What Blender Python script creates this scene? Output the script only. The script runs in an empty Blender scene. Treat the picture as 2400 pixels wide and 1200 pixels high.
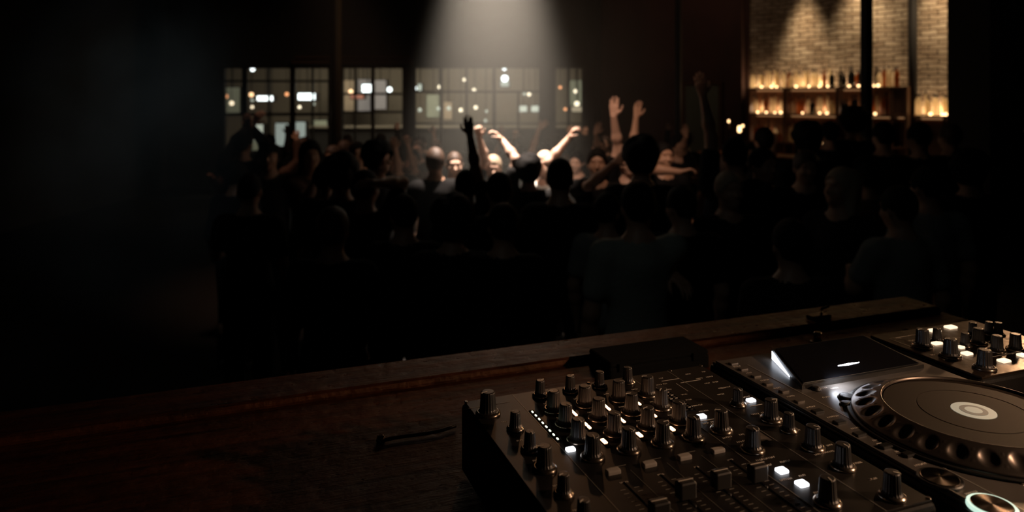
import bpy, math, random
import numpy as np
from mathutils import Vector, Matrix
random.seed(7)
sc = bpy.context.scene
COL = sc.collection
# ---------------------------------------------------------------- camera, world, exposure
F = 1700.0; HZ = 230.0; CAMZ = 2.0          # focal length in pixels, horizon row, eye height above the dance floor
cam_d = bpy.data.cameras.new('camera'); cam = bpy.data.objects.new('camera', cam_d); COL.objects.link(cam)
cam.location = (0, 0, CAMZ); cam.rotation_euler = (math.pi/2, 0, 0)
cam_d.sensor_width = 36; cam_d.lens = F/2400*36
cam_d.shift_y = -(600-HZ)/2400
cam_d.dof.use_dof = True; cam_d.dof.focus_distance = 1.02; cam_d.dof.aperture_fstop = 4.1
cam_d.clip_start = .05; cam_d.clip_end = 100
sc.camera = cam
vs = sc.view_settings
vs.view_transform = 'Standard'; vs.look = 'None'; vs.exposure = 0.0; vs.gamma = 1; vs.use_curve_mapping = False
w = bpy.data.worlds.new('world'); sc.world = w; w.use_nodes = True
w.node_tree.nodes['Background'].inputs[0].default_value = (.5, .6, .7, 1)
w.node_tree.nodes['Background'].inputs[1].default_value = .0008

def spot(name, loc, target, power, color, size, blend=.5, rad=.05):
    l = bpy.data.lights.new(name, 'SPOT'); l.energy = power; l.color = color
    l.spot_size = math.radians(size); l.spot_blend = blend; l.shadow_soft_size = rad
    o = bpy.data.objects.new(name, l); COL.objects.link(o); o.location = loc
    o.rotation_euler = (Vector(target)-Vector(loc)).to_track_quat('-Z', 'Y').to_euler()
    return o
def area(name, loc, target, power, color, sx, sy):
    l = bpy.data.lights.new(name, 'AREA'); l.energy = power; l.color = color; l.shape = 'RECTANGLE'; l.size = sx; l.size_y = sy
    o = bpy.data.objects.new(name, l); COL.objects.link(o); o.location = loc
    o.rotation_euler = (Vector(target)-Vector(loc)).to_track_quat('-Z', 'Y').to_euler()
    return o
BEAM = (-.17, 6.15, 4.55)
spot('beam_light', BEAM, (-.12, 6.1, 0), 3300, (1, .83, .70), 35, .8, .08)
spot('stage_fill_light', (-1.2, .2, 4.6), (.8, 3.5, 1.4), 7, (.86, .97, .93), 42, 1., .2)
spot('crowd_wash_light', (.1, 3.3, 4.5), (.90, 5.9, 2.0), 330, (1, .64, .46), 31, .9, .10)  # warm fill added for the raised arms
spot('booth_wash_light', (.42, 8.0, 4.15), (.30, 1.3, 1.48), 34, (1, .46, .20), 24, .8, .07)
area('red_wall_light', (2.2, 12.2, 5.2), (2.9, 14.6, 1.5), 7, (1, .70, .5), 2.5, .5)  # dim area light added to lift the red wall
spot('post_light', (-1.7, 11.4, 5.2), (-2.95, 12.2, 4.0), 60, (1, .72, .42), 70, .8, .05)

spot('rear_wash_light', (-.2, 8.2, 5.0), (.1, 9.4, 1.2), 300, (1, .68, .47), 62, 1., .15)  # pair of warm spots added to lift the rear crowd
spot('rear_wash_light', (-2.6, 7.4, 5.0), (-2.1, 7.8, 1.4), 150, (1, .58, .40), 52, 1., .15)

# ---------------------------------------------------------------- helpers
def P(px, py, D): return Vector(((px-1200)*D/F, D, CAMZ+(HZ-py)*D/F))

def mat(name, color, rough=.6, metal=0., emit=None, estr=0., spec=.5, coat=0., bump=None, noise=None):
    m = bpy.data.materials.new(name); m.use_nodes = True
    nt = m.node_tree; b = nt.nodes['Principled BSDF']
    b.inputs['Base Color'].default_value = (*color, 1); b.inputs['Roughness'].default_value = rough
    b.inputs['Metallic'].default_value = metal; b.inputs['Specular IOR Level'].default_value = spec
    b.inputs['Coat Weight'].default_value = coat
    if emit: b.inputs['Emission Color'].default_value = (*emit, 1); b.inputs['Emission Strength'].default_value = estr
    tc = nt.nodes.new('ShaderNodeTexCoord')
    if noise:      # (scale, second colour, threshold-ish contrast, detail)
        n = nt.nodes.new('ShaderNodeTexNoise'); n.inputs['Scale'].default_value = noise[0]; n.inputs['Detail'].default_value = 6
        nt.links.new(tc.outputs['Object'], n.inputs['Vector'])
        r = nt.nodes.new('ShaderNodeValToRGB'); r.color_ramp.elements[0].position = .38; r.color_ramp.elements[1].position = .66
        r.color_ramp.elements[0].color = (*color, 1); r.color_ramp.elements[1].color = (*noise[1], 1)
        nt.links.new(n.outputs['Fac'], r.inputs['Fac']); nt.links.new(r.outputs['Color'], b.inputs['Base Color'])
    if bump:       # (scale, strength)
        n = nt.nodes.new('ShaderNodeTexNoise'); n.inputs['Scale'].default_value = bump[0]; n.inputs['Detail'].default_value = 5
        nt.links.new(tc.outputs['Object'], n.inputs['Vector'])
        bp = nt.nodes.new('ShaderNodeBump'); bp.inputs['Strength'].default_value = bump[1]; bp.inputs['Distance'].default_value = .01
        nt.links.new(n.outputs['Fac'], bp.inputs['Height']); nt.links.new(bp.outputs['Normal'], b.inputs['Normal'])
    return m

class MB:
    """collects boxes, lathes and tubes, then links them as ONE mesh object"""
    def __init__(s): s.v = []; s.f = []; s.m = []; s.sm = []
    def add(s, vs_, fs, mi=0, smooth=False):
        o = len(s.v); s.v += [tuple(x) for x in vs_]; s.f += [tuple(i+o for i in f) for f in fs]
        s.m += [mi]*len(fs); s.sm += [smooth]*len(fs); return s
    def box(s, a, b, mi=0, rot=None, origin=None):
        x0, y0, z0 = a; x1, y1, z1 = b
        vv = [(x0,y0,z0),(x1,y0,z0),(x1,y1,z0),(x0,y1,z0),(x0,y0,z1),(x1,y0,z1),(x1,y1,z1),(x0,y1,z1)]
        if rot is not None:
            o = Vector(origin or (0,0,0)); vv = [tuple(rot @ (Vector(q)-o)+o) for q in vv]
        return s.add(vv, [(0,3,2,1),(4,5,6,7),(0,1,5,4),(1,2,6,5),(2,3,7,6),(3,0,4,7)], mi)
    def bevbox(s, a, b, r=.002, mi=0, inset=0., steps=2):
        """box whose vertical corners and top edge are rounded"""
        x0, y0, z0 = a; x1, y1, z1 = b
        def ring(ins, z, rr):
            out = []
            for cx, cy, a0 in ((x1-ins-rr, y1-ins-rr, 0), (x0+ins+rr, y1-ins-rr, 90), (x0+ins+rr, y0+ins+rr, 180), (x1-ins-rr, y0+ins+rr, 270)):
                for k in range(4):
                    t = math.radians(a0+k*30); out.append((cx+rr*math.cos(t), cy+rr*math.sin(t), z))
            return out
        rings = [ring(0, z0, r)]
        for k in range(steps+1):
            t = k/steps*math.pi/2
            rings.append(ring(inset*.5*k/steps + r*(1-math.cos(t))*.8, z1-r+r*math.sin(t), max(r*(1-.6*(1-math.cos(t))), 1e-4)))
        n = 16; vv = [q for rg in rings for q in rg]; ff = []
        for i in range(len(rings)-1):
            for j in range(n): ff.append((i*n+j, i*n+(j+1) % n, (i+1)*n+(j+1) % n, (i+1)*n+j))
        ff.append(tuple(range((len(rings)-1)*n, len(rings)*n))); ff.append(tuple(reversed(range(n))))
        return s.add(vv, ff, mi)
    def lathe(s, prof, c=(0,0,0), n=24, mi=0, smooth=True, flute=None):
        """prof: [(r, z)] bottom to top; flute=(count, depth, i0, i1)"""
        vv = []; ff = []
        for i, (r, z) in enumerate(prof):
            for j in range(n):
                rr = r
                if flute and flute[2] <= i <= flute[3]: rr = r-flute[1]*(.5+.5*math.cos(2*math.pi*j*flute[0]/n))
                t = 2*math.pi*j/n; vv.append((c[0]+rr*math.cos(t), c[1]+rr*math.sin(t), c[2]+z))
        for i in range(len(prof)-1):
            for j in range(n): ff.append((i*n+j, i*n+(j+1) % n, (i+1)*n+(j+1) % n, (i+1)*n+j))
        s.add(vv, ff, mi, smooth)
        o = len(s.v)-len(vv)
        s.f.append(tuple(o+(len(prof)-1)*n+j for j in range(n))); s.m.append(mi); s.sm.append(False)
        s.f.append(tuple(o+j for j in reversed(range(n)))); s.m.append(mi); s.sm.append(False)
        return s
    def tube(s, pts, r, n=10, mi=0):
        pts = [Vector(p) for p in pts]; vv = []; ff = []
        rs = r if isinstance(r, (list, tuple)) else [r]*len(pts)
        up = Vector((0, 0, 1))
        for i, p in enumerate(pts):
            t = (pts[min(i+1, len(pts)-1)]-pts[max(i-1, 0)]).normalized()
            a = t.cross(up)
            if a.length < 1e-3: a = t.cross(Vector((1, 0, 0)))
            a.normalize(); b = t.cross(a)
            for j in range(n):
                q = 2*math.pi*j/n; vv.append(tuple(p+(a*math.cos(q)+b*math.sin(q))*rs[i]))
        for i in range(len(pts)-1):
            for j in range(n): ff.append((i*n+j, (i+1)*n+j, (i+1)*n+(j+1) % n, i*n+(j+1) % n))
        ff.append(tuple(range(n))); ff.append(tuple((len(pts)-1)*n+j for j in reversed(range(n))))
        return s.add(vv, ff, mi, True)
    def mesh(s, name, mats):
        me = bpy.data.meshes.new(name); me.from_pydata(s.v, [], s.f)
        for m in (mats if isinstance(mats, (list, tuple)) else [mats]): me.materials.append(m)
        me.polygons.foreach_set('material_index', s.m); me.polygons.foreach_set('use_smooth', s.sm)
        me.update(); return me
    def build(s, name, mats, parent=None, loc=None):
        return link(name, s.mesh(name, mats), parent, loc)
def link(name, me, parent=None, loc=None):
    o = bpy.data.objects.new(name, me); COL.objects.link(o)
    if parent: o.parent = parent
    if loc is not None: o.location = loc
    return o
def tag(o, label, cat, group=None, kind=None):
    if label: o['label'] = label
    if cat: o['category'] = cat
    if group: o['group'] = group
    if kind: o['kind'] = kind
    return o
def struct(o, label=None):
    o['kind'] = 'structure'
    if label: o['label'] = label
    return o
def empty(name, loc=(0, 0, 0), rz=0):
    o = bpy.data.objects.new(name, None); COL.objects.link(o); o.location = loc; o.rotation_euler = (0, 0, rz); o.empty_display_size = .1
    return o
ORD = ['first','second','third','fourth','fifth','sixth','seventh','eighth','ninth','tenth','eleventh','twelfth','thirteenth','fourteenth','fifteenth',
 'sixteenth','seventeenth','eighteenth','nineteenth','twentieth','twenty-first','twenty-second','twenty-third','twenty-fourth','twenty-fifth','twenty-sixth',
 'twenty-seventh','twenty-eighth','twenty-ninth','thirtieth','thirty-first','thirty-second','thirty-third','thirty-fourth','thirty-fifth','thirty-sixth','thirty-seventh','thirty-eighth','thirty-ninth','fortieth']

# ---------------------------------------------------------------- materials
M = dict(
 wall=mat('dark_wall', (.032,.029,.027), .9, bump=(6,.3)),
 redwall=mat('red_brown_wall', (.10,.045,.032), .85, bump=(4,.4), noise=(1.2,(.07,.035,.026))),
 floor=mat('floor_boards', (.014,.011,.009), .6, bump=(3,.2)),
 iron=mat('dark_iron', (.025,.022,.02), .45, .3),
 brass=mat('worn_bronze_pole', (.10,.072,.045), .26, .85),
 wood=mat('dark_wood', (.10,.045,.022), .5, bump=(30,.3)),
 barwood=mat('bar_wood', (.30,.13,.06), .55, noise=(6,(.2,.08,.035))),
 plaster=mat('far_plaster', (.42,.37,.30), .9),
 body=mat('device_black_metal', (.018,.017,.016), .42, .2, bump=(200,.05)),
 plate=mat('faceplate_charcoal', (.014,.012,.011), .38, .1, spec=.35, noise=(25,(.024,.020,.017))),
 plate2=mat('player_grey_metal', (.13,.112,.098), .36, .3, noise=(18,(.095,.082,.072))),
 knob=mat('knob_rubber', (.075,.070,.068), .36, .6),
 ring=mat('knob_base_ring', (.34,.28,.23), .24, .95),
 mark=mat('printed_marking', (.85,.76,.66), .45),
 line=mat('engraved_line', (.40,.36,.31), .35, .3),
 white=mat('lit_white_button', (.9,.9,.95), .4, emit=(.92,.94,1.), estr=3.2),
 warmbtn=mat('lit_warm_button', (.7,.6,.5), .4, emit=(1.,.72,.48), estr=1.6), bronze=mat('bronze_faceplate', (.085,.060,.040), .30, .75, noise=(30,(.055,.038,.026)), bump=(60,.08)),
 led_o=mat('led_warm', (.9,.6,.4), .4, emit=(1.,.50,.26), estr=9),
 led_g=mat('led_pale', (.8,.9,.7), .4, emit=(.93,1.,.72), estr=2.6),
 slit=mat('white_sliver_glow', (.8,.8,.9), .4, emit=(.80,.86,1.), estr=30),
 greybtn=mat('grey_button', (.45,.40,.36), .45),
 gloss=mat('screen_glass', (.008,.008,.010), .06, 0, coat=.6),
 mirror=mat('spun_metal', (.28,.22,.18), .22, 1.),
 jog=mat('jog_plate', (.020,.0145,.011), .62, .0, spec=.10),
 jogring=mat('jog_rim_metal', (.11,.09,.078), .36, .85),
 dispring=mat('jog_display_ring', (.4,.42,.36), .5, emit=(.78,.84,.70), estr=.20),
 dispmid=mat('jog_display_disc', (.2,.21,.19), .5, emit=(.7,.74,.66), estr=.045),
 playring=mat('play_ring_light', (.6,.8,.7), .5, emit=(.72,1.,.84), estr=.85),
 tea=mat('candle_glow', (1,.8,.5), .5, emit=(1.,.60,.28), estr=4.2),
 strip=mat('shelf_strip_light', (1,.8,.5), .5, emit=(1.,.50,.22), estr=.22),
)
_t = M['mirror'].node_tree; _tg = _t.nodes.new('ShaderNodeTangent'); _tg.direction_type = 'RADIAL'; _tg.axis = 'Z'
_t.nodes['Principled BSDF'].inputs['Anisotropic'].default_value = .85; _t.links.new(_tg.outputs[0], _t.nodes['Principled BSDF'].inputs['Tangent'])
# brick
def brick_mat():
    m = bpy.data.materials.new('limewashed_brick'); m.use_nodes = True; nt = m.node_tree; b = nt.nodes['Principled BSDF']
    tc = nt.nodes.new('ShaderNodeTexCoord'); mp = nt.nodes.new('ShaderNodeMapping')
    nt.links.new(tc.outputs['Object'], mp.inputs['Vector']); mp.inputs['Rotation'].default_value = (math.pi/2, 0, 0)
    # wall mesh is in its own frame: x along, z up -> brick texture wants x,y
    cb = nt.nodes.new('ShaderNodeCombineXYZ'); sp = nt.nodes.new('ShaderNodeSeparateXYZ')
    nt.links.new(tc.outputs['Object'], sp.inputs[0]); nt.links.new(sp.outputs['X'], cb.inputs['X']); nt.links.new(sp.outputs['Z'], cb.inputs['Y'])
    n0 = nt.nodes.new('ShaderNodeTexNoise'); n0.inputs['Scale'].default_value = 3; n0.inputs['Detail'].default_value = 4
    nt.links.new(cb.outputs[0], n0.inputs['Vector'])
    ad = nt.nodes.new('ShaderNodeMix'); ad.data_type = 'VECTOR'; ad.inputs['Factor'].default_value = .11
    nt.links.new(cb.outputs[0], ad.inputs[4]); nt.links.new(n0.outputs['Color'], ad.inputs[5])
    br = nt.nodes.new('ShaderNodeTexBrick'); br.inputs['Scale'].default_value = 1.0
    br.inputs['Brick Width'].default_value = .23; br.inputs['Row Height'].default_value = .070; br.inputs['Mortar Size'].default_value = .010
    br.inputs['Mortar Smooth'].default_value = .25; br.inputs['Bias'].default_value = -.2
    br.inputs['Color1'].default_value = (.62,.50,.36,1); br.inputs['Color2'].default_value = (.30,.21,.13,1); br.inputs['Mortar'].default_value = (.13,.09,.055,1)
    nt.links.new(ad.outputs[1], br.inputs['Vector'])
    n1 = nt.nodes.new('ShaderNodeTexNoise'); n1.inputs['Scale'].default_value = 1.6; n1.inputs['Detail'].default_value = 8; n1.inputs['Roughness'].default_value = .7
    nt.links.new(cb.outputs[0], n1.inputs['Vector'])
    rp = nt.nodes.new('ShaderNodeValToRGB'); rp.color_ramp.elements[0].position = .35; rp.color_ramp.elements[1].position = .62
    rp.color_ramp.elements[0].color = (.35,.28,.22,1); rp.color_ramp.elements[1].color = (1,1,1,1)
    nt.links.new(n1.outputs['Fac'], rp.inputs['Fac'])
    mx = nt.nodes.new('ShaderNodeMix'); mx.data_type = 'RGBA'; mx.blend_type = 'MULTIPLY'; mx.inputs['Factor'].default_value = .8
    nt.links.new(br.outputs['Color'], mx.inputs[6]); nt.links.new(rp.outputs['Color'], mx.inputs[7])
    nt.links.new(mx.outputs[2], b.inputs['Base Color']); b.inputs['Roughness'].default_value = .85
    bp = nt.nodes.new('ShaderNodeBump'); bp.inputs['Strength'].default_value = .9; bp.inputs['Distance'].default_value = .03; bp.invert = True
    nt.links.new(br.outputs['Fac'], bp.inputs['Height']); nt.links.new(bp.outputs['Normal'], b.inputs['Normal'])
    return m
M['brick'] = brick_mat()
def glass_mat(name, tint, gl=.08):
    m = bpy.data.materials.new(name); m.use_nodes = True; nt = m.node_tree
    for n in list(nt.nodes): nt.nodes.remove(n)
    o = nt.nodes.new('ShaderNodeOutputMaterial'); t = nt.nodes.new('ShaderNodeBsdfTransparent'); t.inputs[0].default_value = (*tint, 1)
    g = nt.nodes.new('ShaderNodeBsdfGlossy'); g.inputs['Roughness'].default_value = .08; mx = nt.nodes.new('ShaderNodeMixShader'); mx.inputs[0].default_value = gl
    nt.links.new(t.outputs[0], mx.inputs[1]); nt.links.new(g.outputs[0], mx.inputs[2]); nt.links.new(mx.outputs[0], o.inputs[0]); return m
M['pane'] = glass_mat('window_glass', (.85,.85,.80), .05)
def bottle_mat(name, col, trans):
    m = bpy.data.materials.new(name); m.use_nodes = True; nt = m.node_tree
    for n in list(nt.nodes): nt.nodes.remove(n)
    o = nt.nodes.new('ShaderNodeOutputMaterial'); t = nt.nodes.new('ShaderNodeBsdfTranslucent'); t.inputs[0].default_value = (*col, 1)
    g = nt.nodes.new('ShaderNodeBsdfGlossy'); g.inputs['Roughness'].default_value = .15
    tr = nt.nodes.new('ShaderNodeBsdfTransparent'); tr.inputs[0].default_value = (*col, 1)
    m1 = nt.nodes.new('ShaderNodeMixShader'); m1.inputs[0].default_value = trans; m2 = nt.nodes.new('ShaderNodeMixShader'); m2.inputs[0].default_value = .12
    nt.links.new(t.outputs[0], m1.inputs[1]); nt.links.new(tr.outputs[0], m1.inputs[2]); nt.links.new(m1.outputs[0], m2.inputs[1]); nt.links.new(g.outputs[0], m2.inputs[2])
    nt.links.new(m2.outputs[0], o.inputs[0]); return m
M['clear'] = bottle_mat('clear_bottle_glass', (.85,.77,.60), .35)
M['amber'] = bottle_mat('amber_bottle_glass', (.42,.19,.07), .35)
M['darkglass'] = bottle_mat('dark_bottle_glass', (.06,.05,.025), .2)
M['capm'] = mat('bottle_cap', (.03,.02,.015), .4)

# ---------------------------------------------------------------- the room
RX, LX, CEIL, BACK = 8.6, -7.6, 5.4, 16.0
MB().box((LX,-3,-.1),(RX,16,0)).box((-12,16,-.1),(RX,28,0)).build('floor', M['floor'])['kind'] = 'structure'
MB().box((LX,-3,CEIL),(RX,16,CEIL+.1)).box((-12,16,CEIL),(RX,28,CEIL+.1)).build('ceiling', M['wall'])['kind'] = 'structure'
struct(MB().box((LX-.1,-3,0),(LX,16,CEIL)).box((-12.1,16,0),(-12,28,CEIL)).build('wall_left', M['wall']))
struct(MB().box((RX,-3,0),(RX+.1,28,CEIL)).build('wall_right', M['wall']))
struct(MB().box((LX,-3.1,0),(RX,-3,CEIL)).build('wall_front', M['wall']))
struct(MB().box((-12,28,0),(RX,28.1,CEIL)).build('wall_far', M['plaster']), 'pale far wall of the room seen through the windows')
def wx(px): return (px-1200)*BACK/F
def wz(py): return CAMZ+(HZ-py)*BACK/F
ZT, ZB = wz(157), .75
bays = [(520,770),(800,945),(970,1266),(1300,1369)]
wb = MB().box((-12,BACK,ZT),(1.9,BACK+.25,CEIL)).box((-12,BACK,0),(1.9,BACK+.25,ZB))
edges = [-12.]+[wx(b) for bb in bays for b in bb]+[1.9]
for i in range(0, len(edges), 2): wb.box((edges[i],BACK,ZB),(edges[i+1],BACK+.25,ZT))
struct(wb.build('wall_back', M['wall']))
vert = [[(570,12),(627,4),(683,12),(730,4)],[(830,4),(872,8)],[(1033,6),(1093,5),(1158,8),(1215,5)],[(1333,6)]]
hor = [[(190,5),(268,7)],[(220,5),(263,5)],[(215,5),(290,4)],[(290,4)]]
for i, (a, b) in enumerate(bays):
    r = empty('window_%d' % (i+1), (wx((a+b)/2), BACK+.1, ZB)); struct(r)
    ox, oz = wx((a+b)/2), ZB
    mb = MB(); x0, x1 = wx(a)-ox, wx(b)-ox
    for q in (x0, x1-.03): mb.box((q,-.04,0),(q+.03,.04,ZT-oz))
    mb.box((x0,-.04,0),(x1,.04,.04)); mb.box((x0,-.04,ZT-oz-.03),(x1,.04,ZT-oz))
    for v, ww in vert[i]:
        hw = ww*BACK/F/2; mb.box((wx(v)-ox-hw,-.035,0),(wx(v)-ox+hw,.035,ZT-oz-(0 if (v,ww) != (1215,5) else .54)))
    for v, ww in hor[i]:
        hw = ww*BACK/F/2; mb.box((x0,-.03,wz(v)-oz-hw),(x1,.03,wz(v)-oz+hw))
    mb.build('window_frame', M['iron'], r); MB().box((x0,-.004,0),(x1,.004,ZT-oz)).build('pane', M['pane'], r)
# header rails above the windows
tag(MB().box((wx(690),BACK-.22,wz(150)),(wx(968),BACK-.002,wz(142))).box((wx(700),BACK-.30,wz(138)),(wx(960),BACK-.002,wz(133))).build('ceiling_rail', M['wood']),
    'pair of dim wooden rails running above the second window bay', 'rail')
# posts
def post(px, w_px, D, label, m, z0=0, round_=True, glint=False):
    p = P(px, HZ, D); r = w_px*D/F/2
    mb = MB()
    if round_: mb.lathe([(r*1.5,0),(r*1.5,.05),(r,.08),(r,CEIL-.1),(r*1.5,CEIL-.06),(r*1.5,CEIL)], (p.x,p.y,0), 24)
    else: mb.box((p.x-r,p.y-r,0),(p.x+r,p.y+r,CEIL))
    return tag(mb.build('post' if round_ else 'pillar', m), label, 'column')
post(788, 27, 12.2, 'tall round iron post standing before the gap between first two window bays', M['brass'])
post(2031, 27, 8.8, 'slim black post in front of the lit bar shelves', M['iron'])
post(1590, 15, 12.6, 'thin black post against the red-brown wall', M['iron'])
pz = MB().box((P(2268,0,8.6).x,8.2,0),(RX,9.0,CEIL)); struct(pz.build('wall_side', M['wall']), 'dark wall end cutting off the bar at the right')

# oblique bar wall frame
W0 = Vector((1.9,16.05,0)); U = Vector((5.5,-5.2,0)).normalized(); WA = math.atan2(U.y, U.x); WL = 9.2
N = Vector((U.y,-U.x,0)); N = N if N.dot(Vector((0,-1,0))) > 0 else -N
def along(px, off=0.):
    """distance along the bar wall for a pixel column, off metres out from it"""
    k = (px-1200)/F; o = W0+N*off
    return (k*o.y-o.x)/(U.x-k*U.y)
def depth(px, off=0.): s = along(px, off); return (W0+N*off+U*s).y
# in the wall's own frame: x along, -y out into the room, z up
S_BR = along(1757)
struct(MB().box((0,0,0),(S_BR-.02,.2,CEIL)).build('wall_red', M['redwall'], None, W0)).rotation_euler = (0,0,WA)
o = struct(MB().box((S_BR,0.02,0),(WL,.2,CEIL)).build('wall_brick', M['brick'], None, W0)); o.rotation_euler = (0,0,WA)
# shallow pilasters on the red wall, a dull door and a drain pipe on the brick
o = MB().box((S_BR-.45,-.12,0),(S_BR-.1,-.001,CEIL)).build('trim_1', M['redwall'], None, W0); o.rotation_euler = (0,0,WA); struct(o)
o = MB().box((along(1376),-.2,0),(along(1410),-.001,CEIL)).build('trim_2', M['wall'], None, W0); o.rotation_euler = (0,0,WA); struct(o)
dm = mat('door_panel_grey_green', (.16,.17,.12), .6)
d = empty('door_1', W0+U*along(1648), WA); struct(d)
sx = (along(1690)-along(1612))/2
MB().box((-sx,-.05,0),(sx,-.002,wz(190)-.12)).build('door_leaf', dm, d)
MB().box((-sx-.08,-.07,0),(-sx,-.002,2.32)).box((sx,-.07,0),(sx+.08,-.002,2.32)).box((-sx,-.07,2.26),(sx,-.002,2.32)).build('door_frame', M['wood'], d)
MB().lathe([(.025,0),(.025,.03)],(sx-.1,-.09,1.0),12).build('door_handle', M['brass'], d)
pp = W0+U*along(2139,.08)+N*.08
tag(MB().lathe([(.07,0),(.07,CEIL)],(0,0,0),16).build('drain_pipe', M['iron'], None, pp), 'vertical iron pipe running up the brick wall beside the bar shelves', 'pipe')

# wall washers on the ceiling above the bar
lamp_mesh = MB().lathe([(.05,.0),(.07,.02),(.06,.16),(.03,.2)],(0,0,0),20).tube([(0,0,.2),(0,0,.6)],.012,8).mesh('spotlight', M['iron'])
washers = [(1868,.36,4.30,270,44,.9),(2004,.36,4.65,300,46,.9),(2080,.36,4.65,120,36,.95),(2236,.40,4.8,540,58,.85)]
wl = ['ceiling spotlight over the start of the bar shelves','ceiling spotlight just before the slim black post','ceiling spotlight just past the slim black post','ceiling spotlight over the last stretch of brick']
for i, (px, off, z, pw, sz, bl) in enumerate(washers):
    p = W0+U*along(px, off)+N*off; p.z = z
    tag(link('spotlight', lamp_mesh, None, p), wl[i], 'spotlight', 'spotlights washing the brick wall')
    t = W0+U*(along(px, off))+N*.02; t.z = z-1.9
    spot('wall_wash', p-Vector((0,0,.02)), t, pw, (1,.75,.47), sz, bl, .13)
o = MB().lathe([(.06,0),(.1,.03),(.1,.28),(.07,.32)],(0,0,0),24).tube([(0,0,.3),(0,0,CEIL-BEAM[2]-.02)],.015,8).build('stage_spotlight', M['iron'], None, Vector(BEAM)+Vector((0,0,.02)))
tag(o, 'black stage spotlight throwing the hazy beam onto the crowd', 'spotlight')

# ---------------------------------------------------------------- back bar
HT, HM, HL, HR = CAMZ+.185, CAMZ-.275, CAMZ-.78, CAMZ-.27
s0, s1, s2 = along(1753,.3), along(2127,.3), along(2140,.3); s3 = along(2290,.3)
bb = empty('back_bar', W0+U*s0, WA)
tag(bb, 'dark wooden back bar shelving loaded with bottles, lit from within', 'shelving')
L1 = s1-s0
for z, nm in ((HT,'shelf'),(HM,'shelf'),(HL,'shelf')):
    MB().box((0,-.32,z-.03),(L1,-.0,z)).build(nm, M['wood'], bb)
for px in (1755,1838,1962,2090,2125):
    x = min(max(along(px,.3)-s0, .02), L1-.02); MB().box((x-.02,-.318,0.9),(x+.02,-.0,HT-.03)).build('divider', M['wood'], bb)
MB().box((along(2092,.3)-s0,-.31,HM),(L1-.04,-.27,HT-.032)).build('cabinet_door', M['wood'], bb)
MB().box((0,-.012,.9),(L1,-.001,HT-.03)).build('back_panel', M['barwood'], bb)
MB().box((.05,-.035,HT-.06),(L1-.6,-.015,HT-.035)).box((.05,-.035,HM-.06),(L1-.1,-.015,HM-.035)).build('strip_light', M['strip'], bb)
MB().box((0,-.5,0),(L1,-.0,.9)).build('base_cabinet', M['wood'], bb)
b2 = empty('bottle_rack', W0+U*s2, WA); tag(b2, 'lower single bottle shelf on the brick beyond the iron pipe', 'shelf')
MB().box((0,-.32,HR-.03),(s3-s2,-.0,HR)).build('shelf', M['wood'], b2)
MB().box((0,-.3,0),(s3-s2,-.0,HR-.34)).build('base_cabinet', M['wood'], b2); MB().box((0,-.012,HR-.34),(s3-s2,-.001,HR-.03)).build('back_panel', M['barwood'], b2)
for q in (.02, (s3-s2)*.5, s3-s2-.02): MB().box((q-.02,-.3,HR-.34),(q+.02,-.012,HR-.03)).build('divider', M['wood'], b2)
MB().box((.05,-.035,HR-.07),(s3-s2-.05,-.015,HR-.04)).build('strip_light', M['strip'], b2)
ct = empty('bar_counter', W0+U*(s0-.3)+N*1.5, WA); tag(ct, 'long wooden bar counter hidden behind the crowd before the bottle shelves', 'counter')
MB().box((0,-.35,1.02),(4.9,.3,1.08)).build('countertop', M['barwood'], ct); MB().box((.1,-.28,0),(4.8,.2,1.02)).build('front_panel', M['wood'], ct)

def bottle_mesh(kind, gm):
    prof = {0:[(.034,0),(.037,.01),(.037,.19),(.030,.215),(.014,.235),(.013,.29)],
            1:[(.042,0),(.044,.01),(.044,.14),(.036,.17),(.015,.19),(.013,.25)],
            2:[(.030,0),(.032,.01),(.032,.17),(.022,.22),(.012,.26),(.012,.33)],
            3:[(.045,0),(.047,.012),(.046,.12),(.02,.15),(.016,.19)]}[kind]
    mb = MB().lathe(prof, (0,0,0), 14, 0); r, z = prof[-1]
    mb.lathe([(r+.003,z-.035),(r+.003,z+.006)], (0,0,0), 10, 1)
    return mb.mesh('bottle', [M[gm], M['capm']])
BM = {(k, g): bottle_mesh(k, g) for k in range(4) for g in ('clear','amber','darkglass')}
tea_mesh = MB().lathe([(.020,0),(.026,.008),(.028,.03),(.020,.048)], (0,0,0), 12).mesh('tea_light', M['tea'])
gname = {'clear':'clear','amber':'amber','darkglass':'dark'}
shape = {0:'straight-sided','1':'', 1:'stout', 2:'slim tall', 3:'squat'}
def fill(a, b, z, tot, where, seed, clear_p=.6, teas=()):
    rnd = random.Random(seed); sA, sB = along(a,.16), along(b,.16); n = tot
    for i in range(n):
        s = sA+(sB-sA)*(i+.5)/n+rnd.uniform(-.012,.012); off = .20 if i % 2 else .12
        g = 'clear' if rnd.random() < clear_p else rnd.choice(['amber','darkglass']); k = rnd.choice([0,0,1,2,2,3])
        if k == 3 and tot > 6: k = 0
        p = W0+U*s+N*off; p.z = z
        o = link('bottle', BM[(k,g)], None, p); o.rotation_euler = (0,0,rnd.uniform(0,6)); 
        sc_ = rnd.uniform(.98,1.18); o.scale = (1,1,sc_)
        tag(o, '%s %s bottle, %s on %s' % (shape[k], gname[g], ORD[i], where), 'bottle', 'bottles on '+where)
    for j, px in enumerate(teas):
        p = W0+U*along(px,.262)+N*.262; p.z = z; to = link('tea_light', tea_mesh, None, p); q = rnd.uniform(.55,.9); to.scale = (q,q,q)
        tag(to, 'glowing candle, %s on %s' % (ORD[j], where), 'candle', 'candles along the back bar')
fill(1757,1838,HT,9,'the top bar shelf, first compartment',1,.95,(1785,1808,1820))
fill(1842,1957,HT,12,'the top bar shelf, second compartment',2,.75,(1866,1896,1920,1940))
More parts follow.
